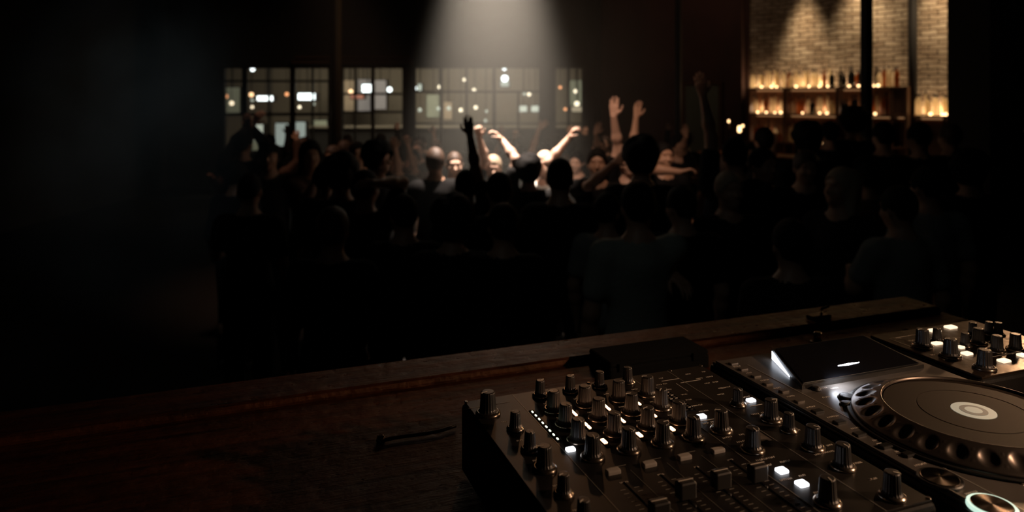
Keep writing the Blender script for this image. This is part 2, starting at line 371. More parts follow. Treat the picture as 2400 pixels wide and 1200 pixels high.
fill(1964,2110,HT,14,'the top bar shelf, behind the slim post',3,.4,(1990,2012,2047,2058))
fill(1762,1834,HM,7,'the middle bar shelf, first compartment',4,.6,(1776,1796,1816,1830))
fill(1844,1957,HM,10,'the middle bar shelf, second compartment',5,.5,(1881,1921,1938))
fill(1967,2086,HM,10,'the middle bar shelf, behind the slim post',6,.35,(1985,2051))
fill(1762,1834,HL,6,'the lowest bar shelf, first compartment',8,.5,(1800,))
fill(1844,1957,HL,9,'the lowest bar shelf, second compartment',9,.5,(1866,1925))
fill(2145,2262,HR,12,'the separate shelf beyond the iron pipe',7,.85,(2181,2208,2216,2226))
# back-lit candles light the wall softly
for px, z, pw in ((1778,HT+.07,3.4),(1815,HT+.07,3.6),(1880,HT+.07,3.2),(1925,HT+.07,4.4),(1990,HT+.07,2.2),(2058,HT+.07,1.5),(2165,HR+.07,1.8),(2208,HR+.07,5),(2240,HR+.07,4),(1785,HM+.08,2.4),(1822,HM+.08,2.0),(1880,HM+.08,1.3),(1930,HM+.08,1.6),(2000,HM+.08,1.1),(2050,HM+.08,.8),(1800,HL+.1,1.6),(1900,HL+.1,1.4)):
    l = bpy.data.lights.new('candle_light','POINT'); l.energy = pw*.5; l.color = (1,.70,.44); l.shadow_soft_size = .03
    q = bpy.data.objects.new('candle_light', l); COL.objects.link(q); p = W0+U*along(px,.05)+N*.05; p.z = z; q.location = p
# candles on the counter end, left of the shelves
for i, (px, py) in enumerate(((1733,310),(1741,298),(1708,287),(1866,312),(1865,330),(1868,300))):
    p = P(px, py, 10.2); mb = MB().lathe([(.022,0),(.032,.01),(.034,.05),(.026,.08)],(0,0,0),12)
    z0 = 1.08; 
    o = empty('candle_holder', (p.x, p.y, z0)); 
    tag(o, ['tall candle stand with the brightest flame beside the bar','tall candle stand with a faint flame just behind the brightest one','thin candle stand nearest the long raised arm','candle stand before the first shelf divider, middle height','candle stand before the first shelf divider, lowest flame','candle stand before the first shelf divider, highest flame'][i], 'candle', 'candle stands on the bar counter')
    MB().lathe([(.05,0),(.05,.012),(.01,.02),(.01,p.z-z0-.02),(.035,p.z-z0)],(0,0,0),14).build('stem', M['brass'], o)
    mb.build('flame_cup', M['tea'], o, (0,0,p.z-z0)).scale = (.75,.75,1.1) if i == 0 else (.4,.4,.45)
    # they stand on the counter's continuation
tag(MB().box((2.75,9.55,1.02),(4.35,10.7,1.08)).box((2.85,9.65,0),(4.25,10.6,1.02)).build('side_table', M['wood']), 'high service table with candle stands at the end of the bar', 'table')

# ---------------------------------------------------------------- lights and shapes beyond the windows
warm = mat('far_lamp_warm', (1,.7,.4), emit=(1.,.62,.36), estr=4); pale = mat('far_lamp_pale', (1,.9,.75), emit=(1.,.88,.70), estr=3.2)
cool = mat('far_lamp_cool', (.8,.9,1), emit=(.80,.90,1.), estr=6); dimc = mat('far_lamp_dim', (.8,.9,.9), emit=(.72,.82,.78), estr=.9)
case = mat('lit_white_panel', (.8,.9,.9), emit=(.62,.74,.76), estr=.55)
orange = mat('far_lamp_orange', (1,.5,.3), emit=(1.,.42,.2), estr=2.2)
BAYN = {0:'first window bay',1:'second window bay',2:'third window bay',3:'narrow fourth window bay'}
lamps = [ # px, py, radius px, material, depth, words
 (592,162,7,cool,19,'flat cool lamp at the very top of the'),(530,226,6,orange,22,'small orange lamp by the outer edge of the'),(543,242,7,pale,23,'pale lamp low beside the orange one in the'),
 (589,222,7,warm,21,'bright warm globe just past the thick mullion in the'),(591,235,5,dimc,22,'dim globe below the bright warm one in the'),(591,251,5,pale,23,'lowest small globe in the vertical trio of the'),
 (672,221,6,orange,22,'lone orange globe between the two white bars in the'),(702,251,5,pale,24,'small pale lamp below the second white bar in the'),(735,244,5,dimc,24,'dim lamp below the end of the second white bar in the'),
 (822,215,7,warm,21,'warm lamp above the middle rail of the'),(913,210,8,cool,20,'round white lamp past the mullion of the'),(973,207,6,cool,22,'white lamp hugging the first edge of the'),
 (1030,204,6,pale,21,'pale lamp beside the first mullion of the'),(1088,187,5,pale,21,'small high lamp beside the second mullion of the'),(1111,211,6,pale,20,'round pale lamp just past the second mullion of the'),
 (1182,160,7,cool,18.5,'flat lamp fixed above the brightest lamp in the'),(1183,184,11,cool,19,'brightest lantern hanging in the'),(1229,220,5,dimc,22,'dimmer of the paired lamps on the rail of the'),(1240,221,6,pale,22,'brighter of the paired lamps on the rail of the'),
 (984,258,6,dimc,24,'dim lamp low near the first edge of the'),(1028,255,6,dimc,24,'dim lamp low beside the first mullion of the'),(1052,254,7,dimc,25,'greenish dim lamp low past the first mullion of the'),(1080,258,6,pale,24,'pale lamp low before the second mullion of the'),
 (1115,252,6,pale,23,'pale lamp at hand height past the second mullion of the'),(1140,261,5,dimc,24,'faint lamp beside the raised fist in the'),(1138,283,5,dimc,22,'faint lowest lamp beside the raised fist in the'),
 (1313,205,5,orange,23,'small orange lamp in the first half of the'),(1325,256,5,orange,23,'small low orange lamp beside the mullion of the'),(1349,214,6,pale,22,'small upper lamp in the second half of the'),(1352,243,8,pale,20,'bright round lamp in the second half of the')]
def in_bay(px):
    for k, (a, b) in enumerate(bays):
        if a-2 <= px <= b+2: return k
    return 2
for px, py, r, m_, D, words in lamps:
    p = P(px, py, D); rr = r*D/F*.72
    e = empty('hanging_lamp', p); tag(e, words+' '+BAYN[in_bay(px)], 'lamp', 'lamps seen through the window wall')
    prof = [(rr*math.sin(t*math.pi/8)+.0005, -rr*math.cos(t*math.pi/8)) for t in range(0, 9)]
    MB().lathe(prof, (0,0,0), 14).build('globe', m_, e)
    MB().tube([(0,0,rr),(0,0,CEIL-p.z)], .008, 6).build('cord', M['iron'], e)
def lit(name, x0, y0, x1, y1, D, m_, label, cat, frame=True, stand=False):
    a, b = P(x0, y1, D), P(x1, y0, D); c = (a+b)/2; e = empty(name, (c.x, D, 0)); tag(e, label, cat)
    MB().box((a.x-c.x,-.02,a.z),(b.x-c.x,.02,b.z)).build('lit_face', m_, e)
    MB().box((a.x-c.x-.03,.021,(0 if stand else a.z-.03)),(b.x-c.x+.03,.35,b.z+.03)).build('casing', M['iron'], e)
    if not stand: MB().tube([(0,.1,b.z+.03),(0,.1,CEIL)],.015,6).build('hanger', M['iron'], e)
def glowm(n, c, e_): return mat(n, c, emit=c, estr=e_)
lit('light_panel', 603,225,639,236,21,cool,'first long white light bar, seen in the first window bay','light')
lit('light_panel', 699,219,738,234,21,cool,'second, brighter white light bar in the first window bay','light')
lit('light_panel', 849,198,871,216,20,cool,'broad white light panel in the second window bay','light')
lit('light_panel', 1173,190,1193,203,20.5,dimc,'bluish square light just below the brightest lantern','light')
lit('light_panel', 980,197,988,213,22,dimc,'narrow grey-green light near the third bay\'s first edge','light')
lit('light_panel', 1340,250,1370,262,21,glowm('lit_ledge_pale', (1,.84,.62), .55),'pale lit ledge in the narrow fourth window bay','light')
lit('glow_panel', 646,289,674,342,22,case,'tall glowing white panel before the thick mullion of the first bay','light panel',stand=True)  # emissive panels drawn for the white lit windows beyond
lit('glow_panel', 688,286,715,322,22,case,'shorter glowing white panel past the thick mullion of the first bay','light panel',stand=True)
lit('glow_panel', 596,292,616,330,24,dimc,'dim blotchy glowing panel furthest from the other two','light panel',stand=True)
lavender = glowm('lit_wall_lavender', (.60,.58,.64), .13); beige = glowm('lit_wall_beige', (.66,.52,.38), .15); sage = glowm('lit_wall_sage', (.55,.60,.48), .17); rose = glowm('lit_sign_rose', (.8,.35,.28), .25)  # low emission stands in for the light on these far walls
for nm, a in (('lit_shopfront',(524,205,561,268,25,sage,'sage-lit shopfront in the outermost pane of the first bay')),('lit_shopfront',(806,188,832,262,26,beige,'beige-lit shopfront in the first panes of the second bay')),
 ('lit_shopfront',(834,186,868,260,26.4,lavender,'lavender-lit shopfront left of the second bay\'s thick mullion')),('lit_shopfront',(876,188,905,256,26,lavender,'lavender-lit shopfront right of the second bay\'s thick mullion')),
 ('lit_sign',(822,223,852,231,25,rose,'small rosy sign just under the rail of the second bay')),('lit_shopfront',(1336,188,1368,262,26,sage,'tan-green lit shopfront filling the last narrow pane')),
 ('lit_shopfront',(730,282,766,322,25,sage,'blurry pale shopfront low at the inner edge of the first bay')),('lit_shopfront',(1000,222,1030,275,26,sage,'pale green shopfront low in the third bay, before its first mullion')),
 ('lit_shopfront',(1040,238,1060,280,25.5,beige,'narrow beige doorway low in the third bay')),('lit_shopfront',(590,330,680,352,24,sage,'low glowing strip drawn for pale reflections under the glowing white panels'))):  # last one is an emissive strip in place of reflections
    lit(nm, *a, 'shopfront')
for i, (x0,y0,x1,y1,D) in enumerate(((1218,248,1235,262,24),(1245,248,1266,262,24))):
    lit('light_panel', x0,y0,x1,y1,D,dimc,['dim cool panel before the last mullion of the third bay','dim cool panel past the last mullion of the third bay'][i],'light')
area('far_room_light', (-2.5, 22, 5.0), (-2.5, 24, 0), 330, (1,.88,.72), 7, 3)
# soffit of the far room
struct(MB().box((-12,17.5,wz(163)+.55),(RX,19.0,wz(163)+.75)).build('trim_3', M['wall']))
# blurred furnishings outside: counter and stools
e = empty('cafe_counter', (-3.4, 24.5, 0)); tag(e, 'long pale counter in the room beyond the windows', 'counter')
MB().box((-3.5,-.3,1.0),(6.0,.3,1.06)).build('countertop', M['plaster'], e); MB().box((-3.4,-.2,0),(5.9,.25,1.0)).build('front_panel', M['wall'], e)
# ---------------------------------------------------------------- the DJ booth (own frame: x along the counter, y towards the crowd)
BA = math.radians(20.5); TZ = CAMZ-.52; PZ = CAMZ-.42     # counter top, device faceplates
eb = Matrix.Rotation(BA, 4, 'Z')
def inv(px, py, h=.42):
    d = F*h/(py-HZ); X = (px-1200)*d/F
    return (X*math.cos(BA)+d*math.sin(BA), -X*math.sin(BA)+d*math.cos(BA))
def bw(x, y, z): return eb @ Vector((x, y, z))
def scuffed_wood():
    m = bpy.data.materials.new('scuffed_counter_wood'); m.use_nodes = True; nt = m.node_tree; b = nt.nodes['Principled BSDF']
    tc = nt.nodes.new('ShaderNodeTexCoord'); mp = nt.nodes.new('ShaderNodeMapping'); mp.inputs['Scale'].default_value = (1.2, 14, 6)
    nt.links.new(tc.outputs['Object'], mp.inputs['Vector'])
    n = nt.nodes.new('ShaderNodeTexNoise'); n.inputs['Scale'].default_value = 4; n.inputs['Detail'].default_value = 9; n.inputs['Roughness'].default_value = .68
    nt.links.new(mp.outputs[0], n.inputs['Vector'])
    r = nt.nodes.new('ShaderNodeValToRGB'); r.color_ramp.elements[0].position = .36; r.color_ramp.elements[1].position = .68
    r.color_ramp.elements[0].color = (.022,.007,.003,1); r.color_ramp.elements[1].color = (.13,.040,.015,1)
    nt.links.new(n.outputs['Fac'], r.inputs['Fac']); nt.links.new(r.outputs['Color'], b.inputs['Base Color'])
    v = nt.nodes.new('ShaderNodeTexNoise'); v.inputs['Scale'].default_value = 38; v.inputs['Detail'].default_value = 7
    nt.links.new(tc.outputs['Object'], v.inputs['Vector'])
    mr = nt.nodes.new('ShaderNodeMapRange'); mr.inputs[3].default_value = .12; mr.inputs[4].default_value = .55
    nt.links.new(v.outputs['Fac'], mr.inputs[0]); nt.links.new(mr.outputs[0], b.inputs['Roughness'])
    ad = nt.nodes.new('ShaderNodeMath'); ad.operation = 'ADD'; nt.links.new(n.outputs['Fac'], ad.inputs[0]); nt.links.new(v.outputs['Fac'], ad.inputs[1])
    bp = nt.nodes.new('ShaderNodeBump'); bp.inputs['Strength'].default_value = .55; bp.inputs['Distance'].default_value = .010
    b.inputs['Specular IOR Level'].default_value = .4; b.inputs['Specular Tint'].default_value = (1,.62,.38,1); nt.links.new(ad.outputs[0], bp.inputs['Height']); nt.links.new(bp.outputs['Normal'], b.inputs['Normal']); return m
M['counter'] = scuffed_wood()
YE, XR = 1.397, 1.60
ct = empty('booth_counter', (0,0,0), BA); M['case'] = mat('matte_black_box', (.006,.006,.006), .9, spec=.15)
tag(ct, 'scuffed dark wooden booth counter carrying the mixing gear', 'counter')
MB().bevbox((-.75,.32,TZ-.045),(XR,1.285,TZ),.004).build('worktop', M['counter'], ct)
MB().bevbox((-.75,1.287,TZ-.06),(XR,YE,TZ+.012),.010).build('edge_board', M['counter'], ct)
MB().box((-.73,1.30,.0),(XR-.02,1.35,TZ-.06)).build('front_panel', M['wood'], ct)
MB().box((XR-.06,.36,.0),(XR-.02,1.30,TZ-.045)).build('side_panel', M['wood'], ct)
MB().box((-.73,.36,.0),(-.69,1.30,TZ-.045)).build('side_panel', M['wood'], ct)
struct(MB().box((-4.,-2.6,0),(4.,.30,.55)).build('floor_stage', M['floor'])).rotation_euler = (0,0,BA)
PH = PZ-TZ   # device height
PLATES = {}
def device(name, x0, y0, x1, y1, label, cat, plate, h=PH, corner=.006):
    e = empty(name, bw((x0+x1)/2,(y0+y1)/2,TZ), BA); tag(e, label, cat)
    cx, cy = (x0+x1)/2, (y0+y1)/2
    MB().bevbox((x0-cx,y0-cy,.008),(x1-cx,y1-cy,h-.003),corner).build('chassis', M['body'], e)
    PLATES[e.name] = (e, plate, MB().bevbox((x0-cx+.004,y0-cy+.004,h-.003),(x1-cx-.004,y1-cy-.004,h),.0012))
    for sx_ in (x0-cx+.03, x1-cx-.03):
        for sy_ in (y0-cy+.03, y1-cy-.03): MB().lathe([(.014,0),(.014,.0082)],(sx_,sy_,0),14).build('rubber_foot', M['knob'], e)
    return e, cx, cy
def knob_mesh(r=.0088, h=.027, base=.0125, name='rotary_knob'):
    prof = [(base,0),(base,.002),(base*.93,.0042),(r*1.12,.0058),(r*1.05,.008),(r,h*.55),(r*.93,h-.002),(r*.86,h-.0004),(r*.70,h)]
    mb = MB().lathe(prof,(0,0,0),72,0,True,(18,.0009,3,6))
    mb.box((-.0006,-r*.95,h-.001),(.0006,-.001,h+.0004),1)
    return mb.mesh(name, [M['knob'], M['mark']])
def skirt_mesh(base): return MB().lathe([(base+.0016,0),(base+.0020,.0014),(base+.0012,.0030),(base-.0006,.0044),(base*.93,.0046)],(0,0,0),40).mesh('base_ring', M['ring'])
KM = knob_mesh(); KS = skirt_mesh(.0125)
KM2 = knob_mesh(.0068,.023,.0095); KS2 = skirt_mesh(.0095)
KM3 = knob_mesh(.0105,.030,.0150); KS3 = skirt_mesh(.015)
def knob(e, cx, cy, x, y, kind=0, h=PH, rot=0.):
    km, ks = ((KM,KS),(KM2,KS2),(KM3,KS3))[kind]
    o = link('rotary_knob', km, e, (x-cx,y-cy,h)); o.rotation_euler = (0,0,rot)
    link('base_ring', ks, o, (0,0,0)); return o
def btn(e, cx, cy, x, y, sx_, sy_, m, name='push_button', hh=.0032, h=PH, label=None):
    o = MB().bevbox((-sx_/2,-sy_/2,0),(sx_/2,sy_/2,hh),.0016).build(name, m, e, (x-cx,y-cy,h))
    if label: o['label'] = label
    return o
def marks(e, cx, cy, items, name='printed_markings', m='mark', h=PH):
    """items: (x, y, length, width, along_y) thin raised print"""
    mb = PLATES[e.name][2]; mi = 1 if m == 'mark' else 2
    for x, y, l, ww, ay in items:
        a, b = (ww/2, l/2) if ay else (l/2, ww/2)
        mb.box((x-cx-a,y-cy-b,h-.0002),(x-cx+a,y-cy+b,h+.00035),mi)
def scribble(rnd, x, y, n=4, size=.0022):
    """a short word of letter-like ticks"""
    out = []
    for i in range(n):
        xx = x+(i-(n-1)/2)*size*.95
        out.append((xx,y,size,.0007,True))
        if rnd.random() < .6: out.append((xx+size*.25,y+rnd.choice((-.4,0,.4))*size,size*.5,.0007,False))
    return out
rnd = random.Random(11)
# ---- mixer
mx, cx, cy = device('dj_mixer', .286,.553,.682,.968, 'black club mixer covered in ribbed knobs and small lit buttons', 'mixer', M['plate'])
cols = [.392,.4385,.4855,.532]
for y,xs in ((.761,(.385,.433,.480,.524)),(.805,(.3875,.4375,.4855,.532)),(.850,(.3915,.439,.488,.534)),(.894,(.394,.4405,.493,.539))):
    for x in xs: knob(mx,cx,cy,x,y,0,rot=rnd.uniform(-2,2))
for x in cols:
    knob(mx,cx,cy,x+.003,.943,1,rot=rnd.uniform(-2,2))
for x,y,k in ((.308,.915,2),(.326,.86,1),(.323,.803,1),(.322,.756,0),(.320,.70,1),(.318,.648,1)): knob(mx,cx,cy,x,y,k,rot=rnd.uniform(-2,2))
for x,y,k in ((.568,.765,0),(.572,.710,0),(.570,.590,0),(.648,.768,0),(.648,.735,1),(.643,.689,0),(.6415,.641,0),(.642,.575,0),(.637,.821,1)): knob(mx,cx,cy,x,y,k,rot=rnd.uniform(-2,2))
lb = 'glowing white button'
for x,y,sx_,sy_ in ((.3684,.786,.011,.008),(.568,.807,.012,.009),(.6625,.826,.012,.009),(.570,.658,.012,.011),(.571,.628,.012,.011)):
    btn(mx,cx,cy,x,y,sx_,sy_,M['white'],label=lb)
for i,x in enumerate(cols): btn(mx,cx,cy,x-.0015,.7215,.017,.0085,M['greybtn'],'cue_button',.0045,label='pale grey button')
# level meters
for x, ys, m_ in ((.365,[.898-.01167*i for i in range(8)],'led_g'),):
    o = MB().box((x-cx-.003,min(ys)-cy-.006,PH),(x-cx+.003,max(ys)-cy+.006,PH+.0008)).build('level_meter', M['gloss'], mx)
    for y in ys: MB().bevbox((-.0010,-.0022,0),(.0010,.0022,.0008),.0004).build('light_segment', M[m_], o, (x-cx,y-cy,PH+.0008))
for x in (.4155,.4650,.5118):
    o = MB().box((x-cx-.0035,.776-cy,PH),(x-cx+.0035,.905-cy,PH+.0008)).build('level_meter', M['gloss'], mx)
    for y in (.7905,.831,.8405,.871,.880):
        s = 1.8 if y < .8 else 1.25
        MB().bevbox((-.0013*s,-.0030*s,0),(.0013*s,.0030*s,.0011),.0005).build('light_segment', M['led_o'], o, (x-cx,y-cy,PH+.0008))
o = MB().box((.558-cx,.828-cy,PH),(.574-cx,.895-cy,PH+.0008)).build('level_meter', M['gloss'], mx)
for i in range(12):
    for x in (.562,.570): MB().box((-.002,-.0006,0),(.002,.0006,.0006)).build('light_segment', M['mark'] if i%2 else M['ring'], o, (x-cx,.832+i*.0053-cy,PH+.0008))
# faders
for i,x in enumerate(cols[:4]):
    MB().box((x-cx-.0012,.572-cy,PH),(x-cx+.0012,.700-cy,PH+.0005)).build('fader_slot', M['gloss'], mx)
    y = (.625,.648,.652,.650)[i]
    xx = x-cx-.002
    MB().bevbox((-.0100,-.0065,.003),(.0100,.0065,.020),.002,0,.003).box((-.0015,-.001,-.001),(.0015,.001,.004)).box((-.009,-.0005,.0200),(.009,.0005,.0205),1).build('fader_cap', [M['knob'],M['mark']], mx, (xx,y-cy,PH))
MB().box((.395-cx,.5755-cy-.012,PH),(.52-cx,.5785-cy-.012,PH+.0005)).build('crossfader_slot', M['gloss'], mx)
MB().bevbox((-.006,-.011,.003),(.006,.011,.019),.002,0,.002).box((-.001,-.001,-.001),(.001,.001,.004)).build('crossfader_cap', M['knob'], mx, (.458-cx,.565-cy,PH))
lines = [(.36,.76,.405,.0006,True),(.550,.76,.405,.0008,True),(.615,.76,.405,.0008,True),(.318,.94,.06,.0005,False)]
for x in (.4120,.4595,.5070): lines.append((x,.64,.16,.0004,True))
for x in cols: lines += [(x+.01,.7325,.022,.0004,False)]
marks(mx,cx,cy,lines,'engraved_lines','line')
tk = []
for x in cols:
    for j in range(14):
        tk.append((x-.0085,.585+j*.0078,.006,.0005,False)); tk.append((x+.0085,.585+j*.0078,.006,.0005,False))
marks(mx,cx,cy,tk,'fader_scale','line')
tx = []
for x in cols:
    for y in (.783,.827,.872,.918,.700,.9675-.012): tx += scribble(rnd,x,y,rnd.randint(3,5))
for x in (.57,.582,.645,.66):
    for y in (.61,.643,.675,.688,.733,.748,.785,.79,.822,.84,.86,.878,.9,.92,.94): tx += scribble(rnd,x+rnd.uniform(-.008,.008),y,rnd.randint(3,7),.0026)
for y in (.62,.67,.72,.778,.83,.885): tx += scribble(rnd,.32,y,4)
tx += [(.575,.797,.03,.0006,False),(.625,.915,.035,.0006,False),(.60,.93,.03,.0005,False),(.60,.90,.0006,.03,False),(.66,.812,.02,.0006,False),(.555,.897,.03,.0006,False)]
marks(mx,cx,cy,tx)
o = MB().bevbox((.585-cx,.722-cy,PH),(.612-cx,.748-cy,PH+.0006),.002).build('worn_label', mat('worn_label_pale',(.16,.13,.11),.55,noise=(120,(.05,.04,.035))), mx)
btn(mx,cx,cy,.598,.742,.008,.005,M['ring'],'toggle_switch',.003)
for x,y in ((.292,.962),(.676,.962),(.292,.56),(.676,.56),(.48,.962),(.62,.962)): MB().lathe([(.0028,0),(.003,.0006),(.002,.0012)],(x-cx,y-cy,PH),14).build('screw', M['ring'], mx)
for i in range(5): MB().lathe([(.008,0),(.008,.012),(.011,.013),(.011,.03),(.008,.034)],(0,0,0),16).build('rear_plug', M['knob'], mx, (.33+i*.045-cx,.985-cy,PH*.35)).rotation_euler=(-math.pi/2,0,0)
# ---- player
PX0,PX1,PY0,PY1 = .700,1.022,.42,.975
pl, cx, cy = device('dj_player', PX0,PY0,PX1,PY1, 'grey media player with a large jog wheel, beside the mixer', 'player', M['plate2'])
JX, JY = .883,.666
# raised inner deck left of jog
marks(pl,cx,cy,[(.7475,.69,.50,.0014,True)],'engraved_lines','line')
MB().box((.706-cx,.44-cy,PH),(.7085-cx,.965-cy,PH+.0035)).build('edge_trim', M['plate2'], pl)
# jog wheel
jw = MB().lathe([(.1480,0),(.1495,.002),(.1480,.0032),(.1450,.0032)],(0,0,0),128).build('jog_surround', M['body'], pl, (JX-cx,JY-cy,PH))
def jog_rim():
    n, rr = 520, 22; vv = []; ff = []; nd = 26
    prof = [(.1425,.0),(.1436,.0035),(.1422,.0058)]+[(.1422-.0335*k/18,.0058+.0150*k/18) for k in range(1,19)]+[(.1072,.0216),(.1058,.0212),(.1050,.0180)]
    for i,(r,z) in enumerate(prof):
        for j in range(n):
            t = 2*math.pi*j/n; a = ((t/(2*math.pi)*nd+.35) % 1-.5)*2*math.pi/nd; dx = a*.1250; dr = r-.1255
            q = (dx/.0112)**2+(dr/.0122)**2; dz = -.0052*(1-q) if q < 1 else 0
            # tiny bumps between the dimples
            for s in (-.008,.008):
                ee = ((abs(a)-math.pi/nd)*.1250)**2+(dr-s)**2
                if ee < .0013**2: dz += .0012*(1-ee/.0013**2)
            vv.append((r*math.cos(t), r*math.sin(t), z+dz))
    for i in range(len(prof)-1):
        for j in range(n): ff.append((i*n+j, i*n+(j+1)%n, (i+1)*n+(j+1)%n, (i+1)*n+j))
    return MB().add(vv,ff,0,True)
jog = MB().lathe([(.1046,.004),(.1046,.0168),(.1036,.0180),(.0660,.0182),(.0655,.0176),(.0640,.0176),(.0635,.0182),(.0262,.0182),(.0258,.0170)],(0,0,0),200,0,False).build('jog_plate', M['jog'], pl, (JX-cx,JY-cy,PH))
jog_rim().build('jog_rim', M['jogring'], pl, (JX-cx,JY-cy,PH))
ds = MB().lathe([(.0255,.0168),(.0255,.0180),(.0255,.0184),(.0158,.0184)],(0,0,0),96,0,False).build('display_ring', M['dispring'], jog)
MB().lathe([(.0160,.0184),(.0160,.0188),(.0100,.0188)],(0,0,0),72,0,False).build('display_disc', M['dispmid'], jog)
MB().lathe([(.0100,.0188),(.0100,.0190),(.0020,.0190)],(0,0,0),60,0,False).build('display_hub', M['dispring'], jog)
# cue and play
for x,y,nm,lab in ((.7185,.581,'cue_button','dull round button of spun metal'),(.7200,.5230,'play_button','round button with a glowing green-white rim')):
    o = MB().lathe([(.0232,0),(.0232,.0030),(.0222,.0040),(.0195,.0040)],(0,0,0),64,0,False).build(nm, M['body'] if nm=='cue_button' else M['playring'], pl, (x-cx,y-cy,PH)); o['label']=lab
    MB().lathe([(.0193,.0030),(.0193,.0046),(.0187,.0050),(.0005,.0050)],(0,0,0),64,0,False).build('button_cap', M['mirror'], o)
# small controls along the left strip
for x,y in ((.728,.95),(.727,.925),(.727,.895),(.724,.865),(.727,.835),(.723,.80)):
    btn(pl,cx,cy,x,y,.014,.009,M['plate2'],'push_button',.003)
for x,y in ((.722,.765),(.725,.73),(.722,.695),(.726,.66),(.735,.635)):
    btn(pl,cx,cy,x,y,.016,.010,M['body'],'push_button',.0035)
for x,y,r in ((.776,.825,.005),(.795,.785,.012),(.775,.77,.006)):
    MB().lathe([(r+.002,0),(r+.002,.001),(r,.0015),(r,.004),(r*.6,.0045)],(0,0,0),28).build('round_button', M['body'], pl, (x-cx,y-cy,PH))
for x,y in ((.80,.545),(.83,.525),(.86,.505)): btn(pl,cx,cy,x,y,.012,.004,M['ring'],'indicator_bar',.0015)
tx = []
for y in (.94,.912,.88,.85,.82,.782,.748,.712,.678,.648,.615,.552,.49): tx += scribble(rnd,.729+rnd.uniform(-.006,.006),y,rnd.randint(4,7),.0028)
for x,y in ((.79,.826),(.805,.82),(.812,.80),(.77,.80),(.785,.76)): tx += scribble(rnd,x,y,5,.0030)
tx += [(.7385,.655,.03,.0007,True),(.731,.67,.016,.0007,False),(.731,.64,.016,.0007,False)]
marks(pl,cx,cy,tx)
# tempo slider
MB().box((1.004-cx-.0012,.50-cy,PH),(1.004-cx+.0012,.62-cy,PH+.0005)).build('tempo_slot', M['gloss'], pl)
MB().bevbox((-.010,-.006,.001),(.010,.006,.014),.002).build('tempo_slider', M['knob'], pl, (1.004-cx,.56-cy,PH))
# display hood: glossy slab leaning up towards the crowd side
hood = MB()
hx0,hx1,hy0,hy1 = .757-cx,.995-cx,.832-cy,.948-cy
hood.add([(hx0,hy0,PH),(hx1,hy0,PH),(hx1,hy1,PH),(hx0+.045,hy1,PH),(hx0,hy0,PH+.006),(hx1,hy0,PH+.006),(hx1,hy1,PH+.016),(hx0+.045,hy1,PH+.016)],
 [(0,3,2,1),(4,5,6,7),(0,1,5,4),(1,2,6,5),(2,3,7,6),(3,0,4,7)])
hood.build('display_hood', M['body'], pl)
g = MB(); g.add([(hx0+.006,hy0+.004,PH+.0068),(hx1-.006,hy0+.004,PH+.0068),(hx1-.006,hy1-.004,PH+.0163),(hx0+.049,hy1-.004,PH+.0163),
 (hx0+.006,hy0+.004,PH+.0078),(hx1-.006,hy0+.004,PH+.0078),(hx1-.006,hy1-.004,PH+.0173),(hx0+.049,hy1-.004,PH+.0173)],[(0,3,2,1),(4,5,6,7),(0,1,5,4),(1,2,6,5),(2,3,7,6),(3,0,4,7)]).build('display_screen', M['gloss'], pl)
# emissive sliver laid on the screen in place of its white streak
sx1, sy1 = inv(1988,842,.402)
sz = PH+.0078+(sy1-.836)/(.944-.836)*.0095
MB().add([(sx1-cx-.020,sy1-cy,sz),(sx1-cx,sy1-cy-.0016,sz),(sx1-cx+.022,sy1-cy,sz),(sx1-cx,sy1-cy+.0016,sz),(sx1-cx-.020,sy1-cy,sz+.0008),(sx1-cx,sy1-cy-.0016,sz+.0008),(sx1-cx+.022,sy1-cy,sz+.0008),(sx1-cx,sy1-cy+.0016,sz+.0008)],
 [(0,3,2,1),(4,5,6,7),(0,1,5,4),(1,2,6,5),(2,3,7,6),(3,0,4,7)]).build('glow_sliver', M['slit'], pl)['label']='thin white glowing streak on the display screen'
l = bpy.data.lights.new('panel_glow_light','AREA'); l.energy=.045; l.color=(.82,.88,1); l.shape='RECTANGLE'; l.size=.03; l.size_y=.006  # unseen area light added for the glow below the screen
q = bpy.data.objects.new('panel_glow_light', l); COL.objects.link(q); q.location = bw(.818,.824,PZ+.018); q.rotation_euler = (math.radians(-10),math.radians(-22),BA)
eg = mat('lit_edge_cool', (.8,.85,.9), .4, emit=(.80,.87,1.), estr=3.2)  # hood's lit left edge drawn as an emissive strip
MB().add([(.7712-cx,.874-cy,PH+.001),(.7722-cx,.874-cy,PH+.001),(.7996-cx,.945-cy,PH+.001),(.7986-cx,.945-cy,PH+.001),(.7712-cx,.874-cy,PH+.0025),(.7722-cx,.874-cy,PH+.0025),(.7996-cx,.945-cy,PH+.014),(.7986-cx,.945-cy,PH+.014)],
 [(0,3,2,1),(4,5,6,7),(0,1,5,4),(1,2,6,5),(2,3,7,6),(3,0,4,7)]).build('lit_edge_strip', eg, pl)['label'] = 'emissive strip drawing the light along the display hood edge'
